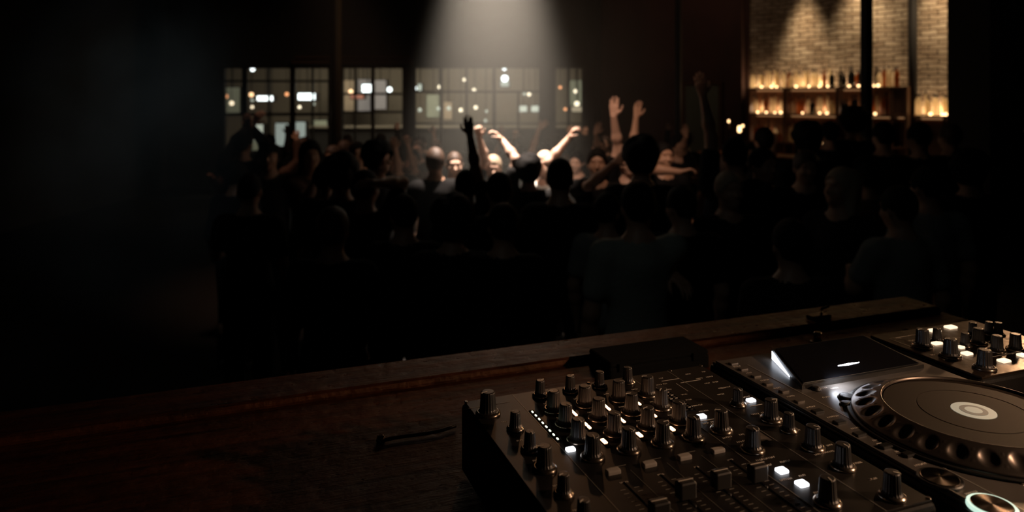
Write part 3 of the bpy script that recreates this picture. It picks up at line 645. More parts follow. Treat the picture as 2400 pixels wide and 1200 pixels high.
# ---- effects unit
EX0,EX1,EY0,EY1 = 1.040,1.300,.770,.985
fx, cx, cy = device('effects_unit', EX0,EY0,EX1,EY1, 'small effects box in warm lamplight past the player', 'effects unit', M['bronze'])
for px,py,k in ((2162,812,2),(2228,836,2),(2308,864,2),(2337,824,0),(2380,820,0),(2196,800,1),(2262,812,1),(2293,806,0),(2280,786,1),(2318,784,1),(2340,786,1)):
    x,y = inv(px,py); knob(fx,cx,cy,x,y,k,rot=rnd.uniform(-2,2))
for px,py,sx_,sy_ in ((2190,776,.020,.014),(2228,768,.020,.014),(2196,806,.018,.010),(2266,830,.016,.012),(2353,847,.018,.013),(2396,834,.014,.012),(2252,815,.012,.010)):
    x,y = inv(px,py); btn(fx,cx,cy,x,y,sx_,sy_,M['warmbtn'],label='glowing warm button')
tx=[]
for i in range(26): tx += scribble(rnd,rnd.uniform(EX0+.02,EX1-.02),rnd.uniform(EY0+.02,EY1-.02),rnd.randint(3,6),.0042)
tx += [(1.10,.955,.08,.0008,False),(1.06,.93,.05,.0008,True),(1.17,.83,.06,.0008,False),(1.2,.79,.05,.0008,False)]
marks(fx,cx,cy,tx)
for e_, pm, mb_ in PLATES.values(): mb_.build('faceplate', [pm, M['mark'], M['line']], e_)
bc = empty('dark_stand_in', bw(.742,1.225,TZ), BA); tag(bc,'low matte black box standing in for an unidentified dark shape behind the mixer','case')  # stand-in block for a dark shape of unknown kind
MB().bevbox((-.110,-.045,0),(.108,.045,.026),.006).build('box_base', M['case'], bc); MB().bevbox((-.109,-.044,.027),(.107,.044,.034),.005).build('box_lid', M['case'], bc)
for q in (-.08,.08): MB().box((q-.012,-.049,.018),(q+.012,-.0455,.032)).build('box_tab', M['case'], bc)
# ---- cable and plug on the counter
def cp(px,py,h=.515): 
    x,y = inv(px,py,h); return bw(x,y,CAMZ-h)
cable = [cp(1068,998),cp(1052,1003),cp(1035,1009),cp(1000,1016),cp(960,1021),cp(925,1026),cp(900,1032)]
tag(MB().tube(cable,.0028,8).build('cable', M['knob']), 'thin cable lying on the counter left of the mixer', 'cable')
pq = cp(893,1037,.52)
tag(MB().lathe([(.006,0),(.0075,.003),(.006,.009),(.003,.011)],(0,0,0),18).build('cable_plug', M['ring'], None, pq), 'tiny metal plug at the end of the thin cable', 'plug')
x,y = inv(1917,802,.508); p = bw(x,y,TZ)
o = empty('cap_nut', bw(*inv(1917,803,.52),TZ), BA); tag(o,'small round metal knob standing on the counter behind the player','knob')
MB().lathe([(.016,0),(.016,.003),(.010,.004)],(0,0,0),24).build('flange', M['body'], o); MB().lathe([(.009,.004),(.009,.020),(.007,.023)],(0,0,0),24).build('stud', M['ring'], o)
o = empty('clamp', bw(*inv(1925,741,.505),TZ+.012), BA); tag(o,'small metal clamp on the front lip of the counter','clamp')
MB().bevbox((-.035,-.012,0),(.02,.012,.008),.003).build('clamp_plate', M['ring'], o); MB().tube([(0,0,.008),(.0,0,.02),(.022,0,.024)],.003,8).build('clamp_screw', M['brass'], o)
# ---- unseen floor lamp, added to warm the gear from the right
o = empty('added_floor_lamp', (1.47,1.92,0)); tag(o,'unseen floor lamp added past the right end of the booth counter for warm light','lamp')
MB().lathe([(.13,0),(.13,.015),(.02,.03)],(0,0,0),32).build('base', M['iron'], o); MB().tube([(0,0,.02),(0,0,1.90),(-.02,-.02,1.96),(-.06,-.04,1.98)],.011,12).build('pole', M['iron'], o)
hp = Vector((-.09,-.06,1.93)); MB().lathe([(.055,-.02),(.057,-.018),(.03,.04),(.01,.055)],tuple(hp),28).build('lamp_shade', M['iron'], o)
spot('added_floor_light', Vector((1.47,1.92,0))+hp+Vector((0,0,-.03)), bw(1.16,.87,PZ), 15, (1,.56,.28), 50, .9, .025)
# ---- second unseen lamp, added on the operator's side as warm fill
lampb = bw(1.46,.42,TZ); lh = bw(1.30,.26,TZ+.42)
o = empty('added_gooseneck_lamp', lampb); tag(o,'unseen gooseneck lamp added at the operator end of the booth counter for fill','lamp')
MB().lathe([(.05,0),(.05,.012),(.012,.02)],(0,0,0),28).build('base', M['iron'], o)
pts=[(0,0,.015)]+[tuple((Vector((0,0,.5))*min(t*1.3,1)+(lh-lampb-Vector((0,0,.40)))*t*t)) for t in (.2,.4,.6,.8,1.)]
MB().tube(pts,.006,10).build('gooseneck', M['iron'], o)
hp = Vector(pts[-1]); MB().lathe([(.045,-.02),(.047,-.018),(.02,.04),(.008,.05)],tuple(hp),28).build('lamp_shade', M['iron'], o)
spot('operator_fill_light', lampb+hp+Vector((0,0,-.03)), bw(.80,.64,PZ), 20, (1,.62,.38), 75, .9, .02)
# ---------------------------------------------------------------- people: one continuous surface per body, grown from smoothly blended limbs
def surfnet(Fd, o, h):
    S = Fd < 0; nx, ny, nz = Fd.shape
    c = np.zeros((nx-1, ny-1, nz-1), np.int32); 
    for i in (0,1):
        for j in (0,1):
            for k in (0,1): c += S[i:nx-1+i, j:ny-1+j, k:nz-1+k]
    act = (c > 0) & (c < 8); idx = -np.ones(act.shape, np.int32); A = np.argwhere(act); idx[act] = np.arange(len(A))
    acc = np.zeros((len(A), 3), np.float32); cnt = np.zeros(len(A), np.float32); i, j, k = A.T
    for ax in range(3):
        for u in (0,1):
            for v in (0,1):
                a = [0,0,0]; oth = [q for q in range(3) if q != ax]; a[oth[0]] = u; a[oth[1]] = v; b = list(a); b[ax] = 1
                f0 = Fd[i+a[0], j+a[1], k+a[2]]; f1 = Fd[i+b[0], j+b[1], k+b[2]]; m = (f0 < 0) != (f1 < 0)
                t = np.where(m, f0/(f0-f1+1e-12), 0)
                p = np.zeros((len(A), 3), np.float32); p[:] = a; p[:, ax] = t
                acc[m] += p[m]; cnt[m] += 1
    V = (A+acc/cnt[:, None])*h+np.array(o)
    faces = []
    for ax in range(3):
        o1, o2 = [(1,2),(2,0),(0,1)][ax]
        sl0 = [slice(1,-1)]*3; sl0[ax] = slice(0,-1); sl1 = [slice(1,-1)]*3; sl1[ax] = slice(1,None)
        a = S[tuple(sl0)]; b = S[tuple(sl1)]
        E = np.argwhere(a != b)
        if len(E) == 0: continue
        base = E.copy(); base[:, o1] += 1; base[:, o2] += 1
        sgn = a[tuple(E.T)]
        def cell(d1, d2):
            q = base.copy(); q[:, o1] -= d1; q[:, o2] -= d2; return idx[tuple(q.T)]
        f = np.stack([cell(1,1), cell(0,1), cell(0,0), cell(1,0)], 1); f[~sgn] = f[~sgn][:, ::-1]; faces.append(f)
    return V, np.concatenate(faces)
def grow(prims, lo, hi, h, post=None, init=.15):
    lo = np.array(lo, float); hi = np.array(hi, float); n = np.ceil((hi-lo)/h).astype(int)+1
    Fd = np.full(n, init, np.float32); ax = [lo[q]+np.arange(n[q])*h for q in range(3)]
    for pr in prims:
        kind, k = pr[0], pr[-1]
        if kind == 'c': _, a, b, ra, rb, _k = pr; a = np.array(a, float); b = np.array(b, float); r = max(ra, rb); bl = np.minimum(a, b)-r; bh = np.maximum(a, b)+r
        else: _, cc, rr, R, _k = pr; cc = np.array(cc, float); rm = max(rr); bl = cc-rm; bh = cc+rm
        mg = k+2*h+.01; i0 = np.clip(np.floor((bl-mg-lo)/h).astype(int), 0, n-1); i1 = np.clip(np.ceil((bh+mg-lo)/h).astype(int)+1, 1, n)
        if (i1 <= i0).any(): continue
        X = ax[0][i0[0]:i1[0], None, None]; Y = ax[1][None, i0[1]:i1[1], None]; Z = ax[2][None, None, i0[2]:i1[2]]
        if kind == 'c':
            d = b-a; L = float(d@d)+1e-12; t = np.clip(((X-a[0])*d[0]+(Y-a[1])*d[1]+(Z-a[2])*d[2])/L, 0, 1)
            D = np.sqrt((X-a[0]-t*d[0])**2+(Y-a[1]-t*d[1])**2+(Z-a[2]-t*d[2])**2)-(ra+(rb-ra)*t)
        else:
            x, y, z = X-cc[0], Y-cc[1], Z-cc[2]; R_ = np.array(R) if R is not None else np.eye(3)
            u = (R_[0,0]*x+R_[1,0]*y+R_[2,0]*z)/rr[0]; v = (R_[0,1]*x+R_[1,1]*y+R_[2,1]*z)/rr[1]; w_ = (R_[0,2]*x+R_[1,2]*y+R_[2,2]*z)/rr[2]
            q = np.sqrt(u*u+v*v+w_*w_); q2 = np.sqrt((u/rr[0])**2+(v/rr[1])**2+(w_/rr[2])**2)+1e-9; D = q*(q-1)/q2
        s = tuple(slice(i0[q], i1[q]) for q in range(3)); G = Fd[s]; hh = np.maximum(k-np.abs(G-D), 0)/k
        Fd[s] = np.minimum(G, D)-hh*hh*k*.25
    if post is not None: Fd = post(Fd, ax)
    Fd[0] = Fd[-1] = .1; Fd[:, 0] = Fd[:, -1] = .1; Fd[:, :, 0] = Fd[:, :, -1] = .1
    return surfnet(Fd, lo, h)
def npmesh(name, VF, m, keep_islands=True):
    V, Fc = VF; me = bpy.data.meshes.new(name); me.vertices.add(len(V)); me.vertices.foreach_set('co', V.astype(np.float32).ravel())
    me.loops.add(len(Fc)*4); me.loops.foreach_set('vertex_index', Fc.astype(np.int32).ravel())
    me.polygons.add(len(Fc)); me.polygons.foreach_set('loop_start', np.arange(len(Fc), dtype=np.int32)*4)
    me.polygons.foreach_set('use_smooth', np.ones(len(Fc), bool)); me.materials.append(m); me.update(); me.validate(); return me
NECK = Vector((0,.015,1.49))
def headR(yaw, tilt): return Matrix.Rotation(math.radians(yaw), 3, 'Z') @ Matrix.Rotation(math.radians(tilt), 3, 'X')
def orth(v, f): v = Vector(v); v = v-f*v.dot(f); return v.normalized() if v.length > 1e-4 else Vector((0,0,1)).cross(f).normalized()
def hand(wr, f, th, nrm, curl):
    f = Vector(f).normalized(); th = orth(th, f); n = f.cross(th)
    if n.dot(Vector(nrm)) < 0: n = -n
    out = []
    for off, ln, r in ((.030,.070,.0092),(.010,.079,.0094),(-.011,.073,.0090),(-.030,.057,.0080)):
        k0 = wr+f*.088+th*off-f*abs(off)*.15; out.append(('c', wr+th*off*.45+f*.012, k0, .015, .0115, .012))
        p = k0; a = 0.
        for seg, bend in ((.45,.55),(.31,.85),(.24,.6)):
            a += curl*bend; d = f*math.cos(a)+n*math.sin(a)+th*(off*1.6*(1-min(curl,1))); q = p+d.normalized()*ln*seg
            out.append(('c', p, q, r, r*.9, .004)); p = q; r *= .92
    t0 = wr+f*.022+th*.020; t1 = t0+(f*.55+th*.75+n*.25).normalized()*.042; t2 = t1+(f*.8+th*.35+n*(.3+.5*curl)).normalized()*.030
    t3 = t2+(f*.85+n*(.3+.7*curl)).normalized()*.024
    out += [('c', t0, t1, .0155, .0115, .008), ('c', t1, t2, .0105, .0095, .004), ('c', t2, t3, .0095, .0078, .004)]
    return out
def arm_pts(side, spec):
    sg = 1 if side == 'L' else -1; sh = Vector((sg*.178, .01, 1.395))
    if spec is None: spec = ((sg*.235,.03,1.115), (sg*.245,-.05,.865), None, .45)
    el, wr, tip, curl = spec[:4]; el, wr = Vector(el), Vector(wr); hang = tip is None
    f = (wr-el).normalized() if hang else (Vector(tip)-wr).normalized()
    if wr.z > 1.1: th, nn = (-sg,0,.2), (0,-1,0)
    else: th, nn = (0,-1,0), (-sg,0,0)
    if len(spec) > 4: th, nn = spec[4], spec[5]
    if el.z > 1.3: sh = sh+Vector((0,0,.03))
    return sh, el, wr, f, th, nn, curl
def body_prims(pose):
    pr = []
    R = headR(*pose.get('head', (0,0)))
    def H(p): return NECK+R @ (Vector(p)-NECK)
    Rn = [list(r) for r in R]
    pr += [('e', H((0,.012,1.648)), (.076,.094,.100), Rn, .01), ('e', H((0,-.030,1.585)), (.056,.064,.072), Rn, .035), ('c', H((0,-.062,1.545)), H((0,-.070,1.545)), .026, .024, .03)]
    pr += [('c', H((0,-.088,1.632)), H((0,-.108,1.600)), .009, .014, .012), ('c', H((-.022,-.090,1.571)), H((.022,-.090,1.571)), .007, .007, .010)]
    pr += [('c', H((-.035,-.078,1.658)), H((.035,-.078,1.658)), .012, .012, .02)]
    for s in (-1,1): pr += [('e', H((s*.078,.012,1.612)), (.009,.018,.030), Rn, .008), ('c', H((s*.036,-.068,1.598)), H((s*.045,-.05,1.59)), .020,.018,.03)]
    pr += [('c', (0,.018,1.42), H((0,.012,1.57)), .056, .050, .04)]
    pr += [('c', (-.135,.012,1.395), (.135,.012,1.395), .055, .055, .07), ('c', (0,.02,1.43), (0,.03,1.36), .07, .09, .06), ('e', (0,.0,1.27), (.160,.108,.19), None, .06), ('e', (0,.002,1.07), (.132,.095,.16), None, .06), ('e', (0,.008,.93), (.160,.112,.12), None, .06)]
    st = pose.get('stance', .09)
    for s in (-1,1):
        pr += [('c', (s*.085,.01,.90), (s*(st+.01),-.01,.50), .085, .056, .05), ('c', (s*(st+.01),-.01,.50), (s*(st+.013),.018,.34), .054, .055, .03), ('c', (s*(st+.013),.018,.34), (s*(st+.015),.02,.085), .055, .036, .03),
               ('c', (s*(st+.015),.035,.04), (s*(st+.03),-.13,.032), .038, .030, .03)]
    for side in 'LR':
        sh, el, wr, f, th, nn, curl = arm_pts(side, pose.get(side))
        pr += [('c', sh, el, .053, .040, .05), ('c', el, el.lerp(wr,.35), .039, .040, .03), ('c', el.lerp(wr,.35), wr, .040, .026, .03)] + hand(wr, f, th, nn, curl)
    return pr
def bounds(prims, pad):
    lo = np.full(3, 9.); hi = np.full(3, -9.)
    for p in prims:
        if p[0] == 'c': r = max(p[3], p[4]); lo = np.minimum(lo, np.minimum(p[1], p[2])-r); hi = np.maximum(hi, np.maximum(p[1], p[2])+r)
        else: r = max(p[2]); lo = np.minimum(lo, np.array(p[1])-r); hi = np.maximum(hi, np.array(p[1])+r)
    return lo-pad, hi+pad
def shirt_prims(pose, sleeve):
    g = .014; pr = [('c', (-.135,.012,1.395), (.135,.012,1.395), .055+g, .055+g, .07), ('c', (0,.02,1.42), (0,.03,1.36), .072+g, .09+g, .06), ('e', (0,.0,1.27), (.160+g,.108+g,.19), None, .06), ('e', (0,.002,1.05), (.140+g,.103+g,.20), None, .06), ('e', (0,.008,.93), (.160+g,.116+g,.14), None, .06)]
    for side in 'LR':
        sh, el, wr, f, th, nn, curl = arm_pts(side, pose.get(side))
        if sleeve == 'long': pr += [('c', sh, el, .053+g, .043+g, .05), ('c', el, wr+(el-wr)*.08, .042+g, .030+g, .03)]
        else: pr += [('c', sh, sh.lerp(el,.62), .055+g, .052+g, .05)]
    return pr
def shirt_mesh(pose, sleeve, h):
    def post(Fd, ax):
        Z = ax[2][None,None,:]; X = ax[0][:,None,None]; Y = ax[1][None,:,None]
        Fd = np.maximum(Fd, .86-Z+0*X)
        neck = .082-np.sqrt(X**2+(Y-.0)**2); return np.where(Z > 1.36, np.maximum(Fd, np.minimum(neck, 1)*(Z > 1.43)+Fd*(Z <= 1.43)), Fd)
    pr = shirt_prims(pose, sleeve); lo, hi = bounds(pr, .04); return grow(pr, lo, hi, h, post)
def trouser_mesh(pose, h):
    g = .014; st = pose.get('stance', .09); pr = [('e', (0,.008,.93), (.158+g,.114+g,.115), None, .06)]
    for s in (-1,1): pr += [('c', (s*.085,.01,.90), (s*(st+.01),-.01,.50), .085+g, .060+g, .03), ('c', (s*(st+.01),-.01,.50), (s*(st+.015),.02,.07), .060+g, .050+g, .02)]
    lo, hi = bounds(pr, .04)
    return grow(pr, lo, hi, h, lambda Fd, ax: np.maximum(Fd, np.maximum(.075-ax[2], ax[2]-1.0)[None,None,:]))
SKINS = [mat('skin_light',(.62,.40,.30),.5), mat('skin_tan',(.45,.26,.17),.5), mat('skin_brown',(.22,.115,.07),.5)]
HAIRM = dict(black=mat('hair_black',(.006,.005,.0045),.7,spec=.15,bump=(90,.5)), brown=mat('hair_brown',(.06,.033,.02),.55,bump=(90,.5)), fair=mat('hair_fair',(.38,.29,.20),.6,bump=(90,.5)), shaved=mat('hair_cropped_fair',(.55,.42,.32),.6))
CLOTH = dict(black=mat('cloth_black',(.0055,.005,.005),.85,spec=.15,bump=(60,.3)), charcoal=mat('cloth_charcoal',(.016,.015,.0145),.85,spec=.15,bump=(60,.3)), green=mat('cloth_grey_green',(.30,.32,.28),.9,spec=.15,bump=(60,.3)),
 white=mat('cloth_white',(.75,.76,.74),.85,spec=.15,bump=(60,.3)), grey=mat('cloth_grey',(.26,.26,.24),.9,spec=.15,bump=(60,.3)), brown=mat('cloth_brown',(.09,.05,.035),.85,spec=.15,bump=(60,.3)), navy=mat('cloth_navy',(.010,.013,.02),.85,spec=.15,bump=(60,.3)))
SHOE = mat('shoe_black',(.02,.02,.02),.4); EYE = mat('eye_white',(.6,.58,.55),.2); IRIS = mat('eye_iris',(.03,.02,.015),.1)
def hair_mesh(kind):
    g = {'short':.010,'bushy':.030,'long':.016,'cropped':.004,'cap':.014}[kind]
    pr = [('e', Vector((0,.012,1.648)), (.076+g,.094+g,.100+g), None, .01)]
    if kind == 'bushy':
        for i in range(60):
            t = random.uniform(0,6.28); z = random.uniform(-.1,1); r = math.sqrt(max(0,1-z*z)); pr.append(('e', Vector((.094*r*math.cos(t), .014+.112*r*math.sin(t), 1.655+.112*z)), (.024,.024,.024), None, .035))
    if kind == 'long': pr += [('c', Vector((0,.06,1.66)), Vector((0,.085,1.40)), .085, .07, .04), ('c', Vector((.06,.03,1.62)), Vector((.075,.02,1.42)), .035,.03,.03), ('c', Vector((-.06,.03,1.62)), Vector((-.075,.02,1.42)), .035,.03,.03)]
    if kind == 'cap': pr += [('c', Vector((-.035,-.09,1.685)), Vector((-.03,-.165,1.675)), .014,.010,.01), ('c', Vector((.035,-.09,1.685)), Vector((.03,-.165,1.675)), .014,.010,.01), ('c', Vector((-.03,-.14,1.68)), Vector((.03,-.14,1.68)), .012,.012,.02)]
    def post(Fd, ax):
        X = ax[0][:,None,None]; Y = ax[1][None,:,None]; Z = ax[2][None,None,:]
        # keep what lies above the hairline, or behind the ears
        if kind == 'cap': return np.maximum(Fd, np.minimum((1.672-Z)+0*X+0*Y, np.maximum(-.015-Y, 1.57-Z)+0*X))
        q = np.sqrt((X/.080)**2+((Y+.108)/.112)**2+((Z-1.598)/.100)**2); face = (1-q)*.08
        low = {'long':1.30,'bushy':1.545,'short':1.55,'cropped':1.56}[kind]
        D = np.maximum(np.maximum(Fd, face), low-Z+0*X+0*Y)
        if kind in ('short','cropped'): D = np.maximum(D, np.minimum(1.615-Z, .045-Y)+0*X)
        return D
    lo, hi = bounds(pr, .03); V, Fc = grow(pr, lo, hi, .008, post); V = V-np.array(NECK); return npmesh('hair', (V, Fc), HAIRM['black'])
HM_ = {k: hair_mesh(k) for k in ('short','bushy','long','cropped','cap')}
eye_me = MB().lathe([(.0125*math.sin(t*math.pi/8)+1e-4,-.0125*math.cos(t*math.pi/8)) for t in range(9)],(0,0,0),12,0).lathe([(.0055,-.0003),(.0055,.0005)],(0,0,.0120),12,1).mesh('eye',[EYE,IRIS])
shoe_me = npmesh('shoe', grow([('c',Vector((0,.04,.045)),Vector((.012,-.14,.036)),.050,.040,.03)],(-.12,-.25,-.03),(.12,.15,.16),.010,lambda Fd,ax: np.maximum(Fd,(.002-ax[2])[None,None,:])), SHOE)
def assets(pose, sleeve='short', h=.011):
    pr = body_prims(pose); lo, hi = bounds(pr, .04)
    b = npmesh('body', grow(pr, lo, hi, h, lambda Fd, ax: np.maximum(Fd, (.003-ax[2])[None,None,:])), SKINS[0])
    return dict(body=b, shirt=npmesh('shirt', shirt_mesh(pose, sleeve, .016), CLOTH['black']), trousers=npmesh('trousers', trouser_mesh(pose, .018), CLOTH['black']), pose=pose)
PEOPLE = []
def person(A, x, y, face, height, label, hair='short', hcol='black', shirt='black', skin=1, group=None, eyes=True):
    e = empty('person', (x,y,0), math.radians(face)); s = height/1.75; e.scale = (s,s,s); tag(e, label, 'person', group)
    def part(nm, me, m, loc=None):
        o = link(nm, me, e, loc); o.material_slots[0].link = 'OBJECT'; o.material_slots[0].material = m; return o
    part('body', A['body'], SKINS[skin]); part('shirt', A['shirt'], CLOTH[shirt]); part('trousers', A['trousers'], CLOTH['black' if shirt != 'black' else 'navy'])
    st = A['pose'].get('stance', .09)
    for q in (-1,1):
        o = part('shoe', shoe_me, SHOE, (q*(st+.017),0,0)); o.scale = (q,1,1)
    R = headR(*A['pose'].get('head', (0,0))).to_4x4()
    if hair:
        o = part('hair' if hair != 'cap' else 'cap', HM_[hair], CLOTH['charcoal'] if hair == 'cap' else HAIRM[hcol], NECK); o.rotation_euler = R.to_euler()
    if eyes and abs((face+180) % 360-180) < 100:
        for q in (-1,1):
            o = link('eye', eye_me, e, NECK+R @ (Vector((q*.030,-.066,1.634))-NECK)); o.rotation_euler = (R @ Matrix.Rotation(math.pi/2,4,'X')).to_euler()
    PEOPLE.append((x, y, e)); return e
def at(px, top, D): return (px-1200)*D/F, D, CAMZ+(HZ-top)*D/F
def hero(px, top, D, face, label, arms=None, orient=None, head=(0,0), sleeve='short', **kw):
    x, y, ht = at(px, top, D); ht = min(max(ht, 1.46), 1.92); s = ht/1.75
    Mi = (Matrix.Translation((x,y,0)) @ Matrix.Rotation(math.radians(face),4,'Z') @ Matrix.Scale(s,4)).inverted()
    pose = {'head': head, 'stance': .09+random.random()*.05}
    for side, (el, wr, tip, curl) in (arms or {}).items():
        def w2l(q): return Mi @ P(q[0], q[1], q[2] if len(q) > 2 else D)
        E, W_, T = w2l(el), w2l(wr), w2l(tip)
        sh = Vector(((.178 if side == 'L' else -.178), .01, 1.41))
        # keep human limb lengths: the joint slides in depth only as far as it must
        def fix(a, b, L):
            d = b-a; 
            if d.length > L*1.12: return a+d.normalized()*L*1.12
            if d.length < L*.93:
                need = math.sqrt(max(0, L*L-d.x*d.x-d.z*d.z)); return Vector((b.x, a.y-need*.999 if abs(need) > 0 else b.y, b.z))
            return b
        E2 = fix(sh, E, .30); W2 = fix(E2, W_, .265); T2 = W2+(T-W_)
        pose[side] = (E2, W2, T2, curl)
        if orient:
            Rl = Matrix.Rotation(math.radians(-face),3,'Z'); pose[side] += (Rl @ Vector(orient[0]), Rl @ Vector(orient[1]))
    return person(assets(pose, sleeve, .0085), x, y, face, ht, label, **kw)
hero(1312,372,4.3,178,'person with smooth round black hair, back turned, silhouetted before the brightly lit man', shirt='black', skin=1)
hero(1169,404,4.25,190,'person with dark hair and broad dark shoulders standing below the small curled hand', hair='short', shirt='black')
hero(1495,424,3.3,184,'person seen from behind in a grey-green shirt right in front of the booth', shirt='green', skin=1, arms={'R':((1590,640,3.25),(1618,690,3.0),(1640,712,2.95),.5)})
hero(1503,330,4.6,172,'tall black silhouette with bushy hair behind the grey-green shirt', hair='bushy', shirt='black')
hero(1424,452,4.05,150,'shorter person in a light grey top, shoulder catching light, left of the grey-green shirt', shirt='grey', skin=1)
hero(1279,352,6.0,-32,'man with cropped fair hair and white collar, brightest in the beam, one arm up', {'L':((1313,376,6.0),(1343,312,5.9),(1360,280,5.85),.95)}, orient=((0,-1,0),(.7,0,-.7)), head=(-8,8), hair='cropped', hcol='shaved', shirt='white', skin=0)
hero(1239,369,5.6,186,'person with dark curly hair raising a pale bent arm with pinched fingers', {'L':((1209,374,5.6),(1181,331,5.6),(1158,304,5.6),.85)}, orient=((0,-1,0),(-.7,0,-.7)), hair='bushy', shirt='charcoal', skin=0)
hero(1156,362,6.2,4,'person with lit fair fringe facing the booth, fist raised beside the dark arm', {'R':((1138,376,6.1),(1123,322,6.0),(1119,292,6.0),1.7)}, head=(0,12), hair='short', hcol='fair', shirt='black', skin=0)
hero(1064,354,6.3,12,'person with lit bald forehead and shaded eyes at the left edge of the beam', head=(0,10), hair='cropped', hcol='brown', shirt='black', skin=0)
hero(1019,346,5.9,200,'person with thick dark hair whose crown catches the beam, beside the bald forehead', hair='short', hcol='brown', shirt='black')
hero(1092,398,4.9,176,'short dark figure stretching a dark arm straight up between two lit faces', {'R':((1110,385,4.9),(1099,302,4.9),(1093,255,4.9),.3)}, shirt='black', skin=2)
hero(1222,346,7.4,170,'person deep in the beam with arm up and hand bent flat to the side', {'R':((1247,354,7.4),(1263,302,7.4),(1290,278,7.4),.5)}, shirt='charcoal', skin=1)
hero(1474,345,5.6,0,'person reaching up with a pale open palm towards the booth', {'R':((1450,346,5.6),(1437,266,5.5),(1440,208,5.5),.08)}, shirt='black', skin=0)
hero(1532,338,6.6,5,'person holding up a dim spread hand next to the pale open palm', {'R':((1482,325,6.5),(1492,264,6.5),(1500,215,6.5),.15)}, shirt='black', skin=1)
hero(1722,322,4.9,176,'person with a long dark-sleeved arm stretched far above the crowd', {'L':((1668,318,4.9),(1648,225,4.9),(1636,168,4.9),.1)}, sleeve='short', shirt='black', skin=1)
hero(1400,348,5.5,-8,'person with a bare forearm slanting across their chest, under the open palm', {'R':((1388,434,5.2),(1440,384,5.1),(1466,362,5.1),.6)}, shirt='charcoal', skin=1)
hero(1556,334,6.0,14,'person with a bare forearm held level at chin height', {'R':((1523,396,5.7),(1588,402,5.6),(1612,396,5.6),.9)}, shirt='black', skin=1)
hero(1352,352,6.9,-20,'person partly hidden behind the lit man\'s raised forearm', hair='short', shirt='charcoal', skin=0, head=(0,10))
hero(886,338,5.6,70,'person with bushy dark hair in profile, face turned towards the beam', hair='bushy', shirt='black', skin=1)
hero(858,398,4.4,160,'person with one bare arm folded level across the shoulders', {'R':((905,436,4.3),(852,430,4.2),(832,432,4.2),.9)}, shirt='black', skin=0)
hero(570,305,6.5,180,'person with both arms up against the first window bay', {'L':((541,330,6.5),(560,292,6.5),(572,276,6.5),.6),'R':((604,340,6.5),(588,300,6.5),(580,280,6.5),.6)}, sleeve='long', shirt='black')
hero(632,338,6.2,6,'person in a dark cap facing the booth below the tall glowing white panel', hair='cap', shirt='charcoal', skin=1)
hero(728,331,5.9,25,'person with long dark hair lifting a forearm near the round iron post', {'R':((728,472,5.6),(742,412,5.4),(748,386,5.3),1.)}, hair='long', shirt='brown', skin=1)
hero(800,369,4.5,185,'black-haired figure low in front of the round iron post', hair='bushy', shirt='black')
hero(838,333,6.7,30,'person with dark hair just right of the round iron post', shirt='black', skin=1)
hero(930,352,7.0,0,'person in the second bay raising a brown hand beside their face', {'R':((938,392,6.8),(927,350,6.7),(922,324,6.7),.7)}, shirt='black', skin=1)
hero(968,350,7.6,0,'person before the pillar raising a loosely closed hand', {'R':((974,380,7.4),(956,340,7.3),(950,316,7.3),1.2)}, shirt='brown', skin=1)
hero(1403,322,8.3,0,'person holding a flat reddish hand up beside the last window bay', {'R':((1400,345,8.2),(1392,312,8.2),(1400,286,8.2),.4)}, shirt='black', skin=1)
hero(1200,338,9.0,0,'person far back in the beam with a small fist up', {'R':((1196,352,9.),(1206,322,9.),(1208,306,9.),1.5)}, shirt='charcoal', skin=1)
hero(1590,322,8.2,10,'person far back holding a hand up before the thin black post', {'L':((1598,350,8.1),(1592,318,8.1),(1590,294,8.1),.4)}, shirt='black', skin=1)
# right side, silhouetted before the bar
RS = [(1790,298,6.6,180,'short','black','silhouetted head below the first candles of the bar shelves'),
 (1895,293,6.0,175,'bushy','black','rounded silhouette before the middle of the bar shelves'),
 (1944,284,7.3,180,'short','black','smaller silhouette just past the rounded one before the bar'),
 (2003,258,7.4,182,'bushy','black','tallest silhouette, touching the slim black post'),
 (2070,285,6.3,178,'short','black','round-headed silhouette just past the slim black post'),
 (2157,287,6.0,170,'short','black','silhouette before the gap between the two bar shelves'),
 (2226,289,6.5,188,'short','brown','silhouette under the separate lower bottle shelf'),
 (1784,346,4.9,6,'short','black','dim reddish face turned to the booth below the bar candles'),
 (1885,352,5.1,-10,'short','brown','faintly lit face below the rounded silhouette'),
 (1968,396,4.2,-50,'long','fair','person with pale tousled hair low before the bar'),
 (1709,402,4.2,10,'short','fair','person with faintly pale hair under the long raised arm'),
 (2112,436,3.6,190,'short','black','person in a dull olive-grey shirt near the end of the booth'),
 (2176,392,4.2,175,'short','black','tall dark figure beside the dull olive-grey shirt'),
 (2270,362,4.7,180,'bushy','black','dark figure in front of the dark wall end'),
 (1600,436,3.85,184,'short','black','black figure crowding the shoulder of the grey-green shirt'),
 (1852,520,3.0,180,'short','black','low dark head closest to the booth under the bar'),
 (1180,478,3.45,182,'short','black','low dark figure pressed against the middle of the booth'),(948,486,3.75,184,'short','black','low dark figure against the booth, below the raised level arm'),
 (1062,470,3.5,176,'bushy','black','bushy-haired low dark figure against the booth, under the beam edge')]
SHR = {11:'grey',12:'grey',9:'charcoal',15:'charcoal'}
PA = [{'head':(0,0)}, {'head':(20,5),'stance':.12}, {'head':(-18,-4),'R':((-.24,-.10,1.15),(-.16,-.30,1.28),(-.12,-.36,1.34),1.)},
      {'head':(8,8),'L':((.25,-.06,1.18),(.12,-.27,1.22),(.06,-.34,1.24),.9)}, {'head':(-10,2),'R':((-.28,-.03,1.53),(-.25,-.08,1.80),(-.24,-.10,1.90),.7)},
      {'head':(5,10),'L':((.27,-.04,1.50),(.30,-.12,1.76),(.31,-.14,1.86),.4),'stance':.13}]
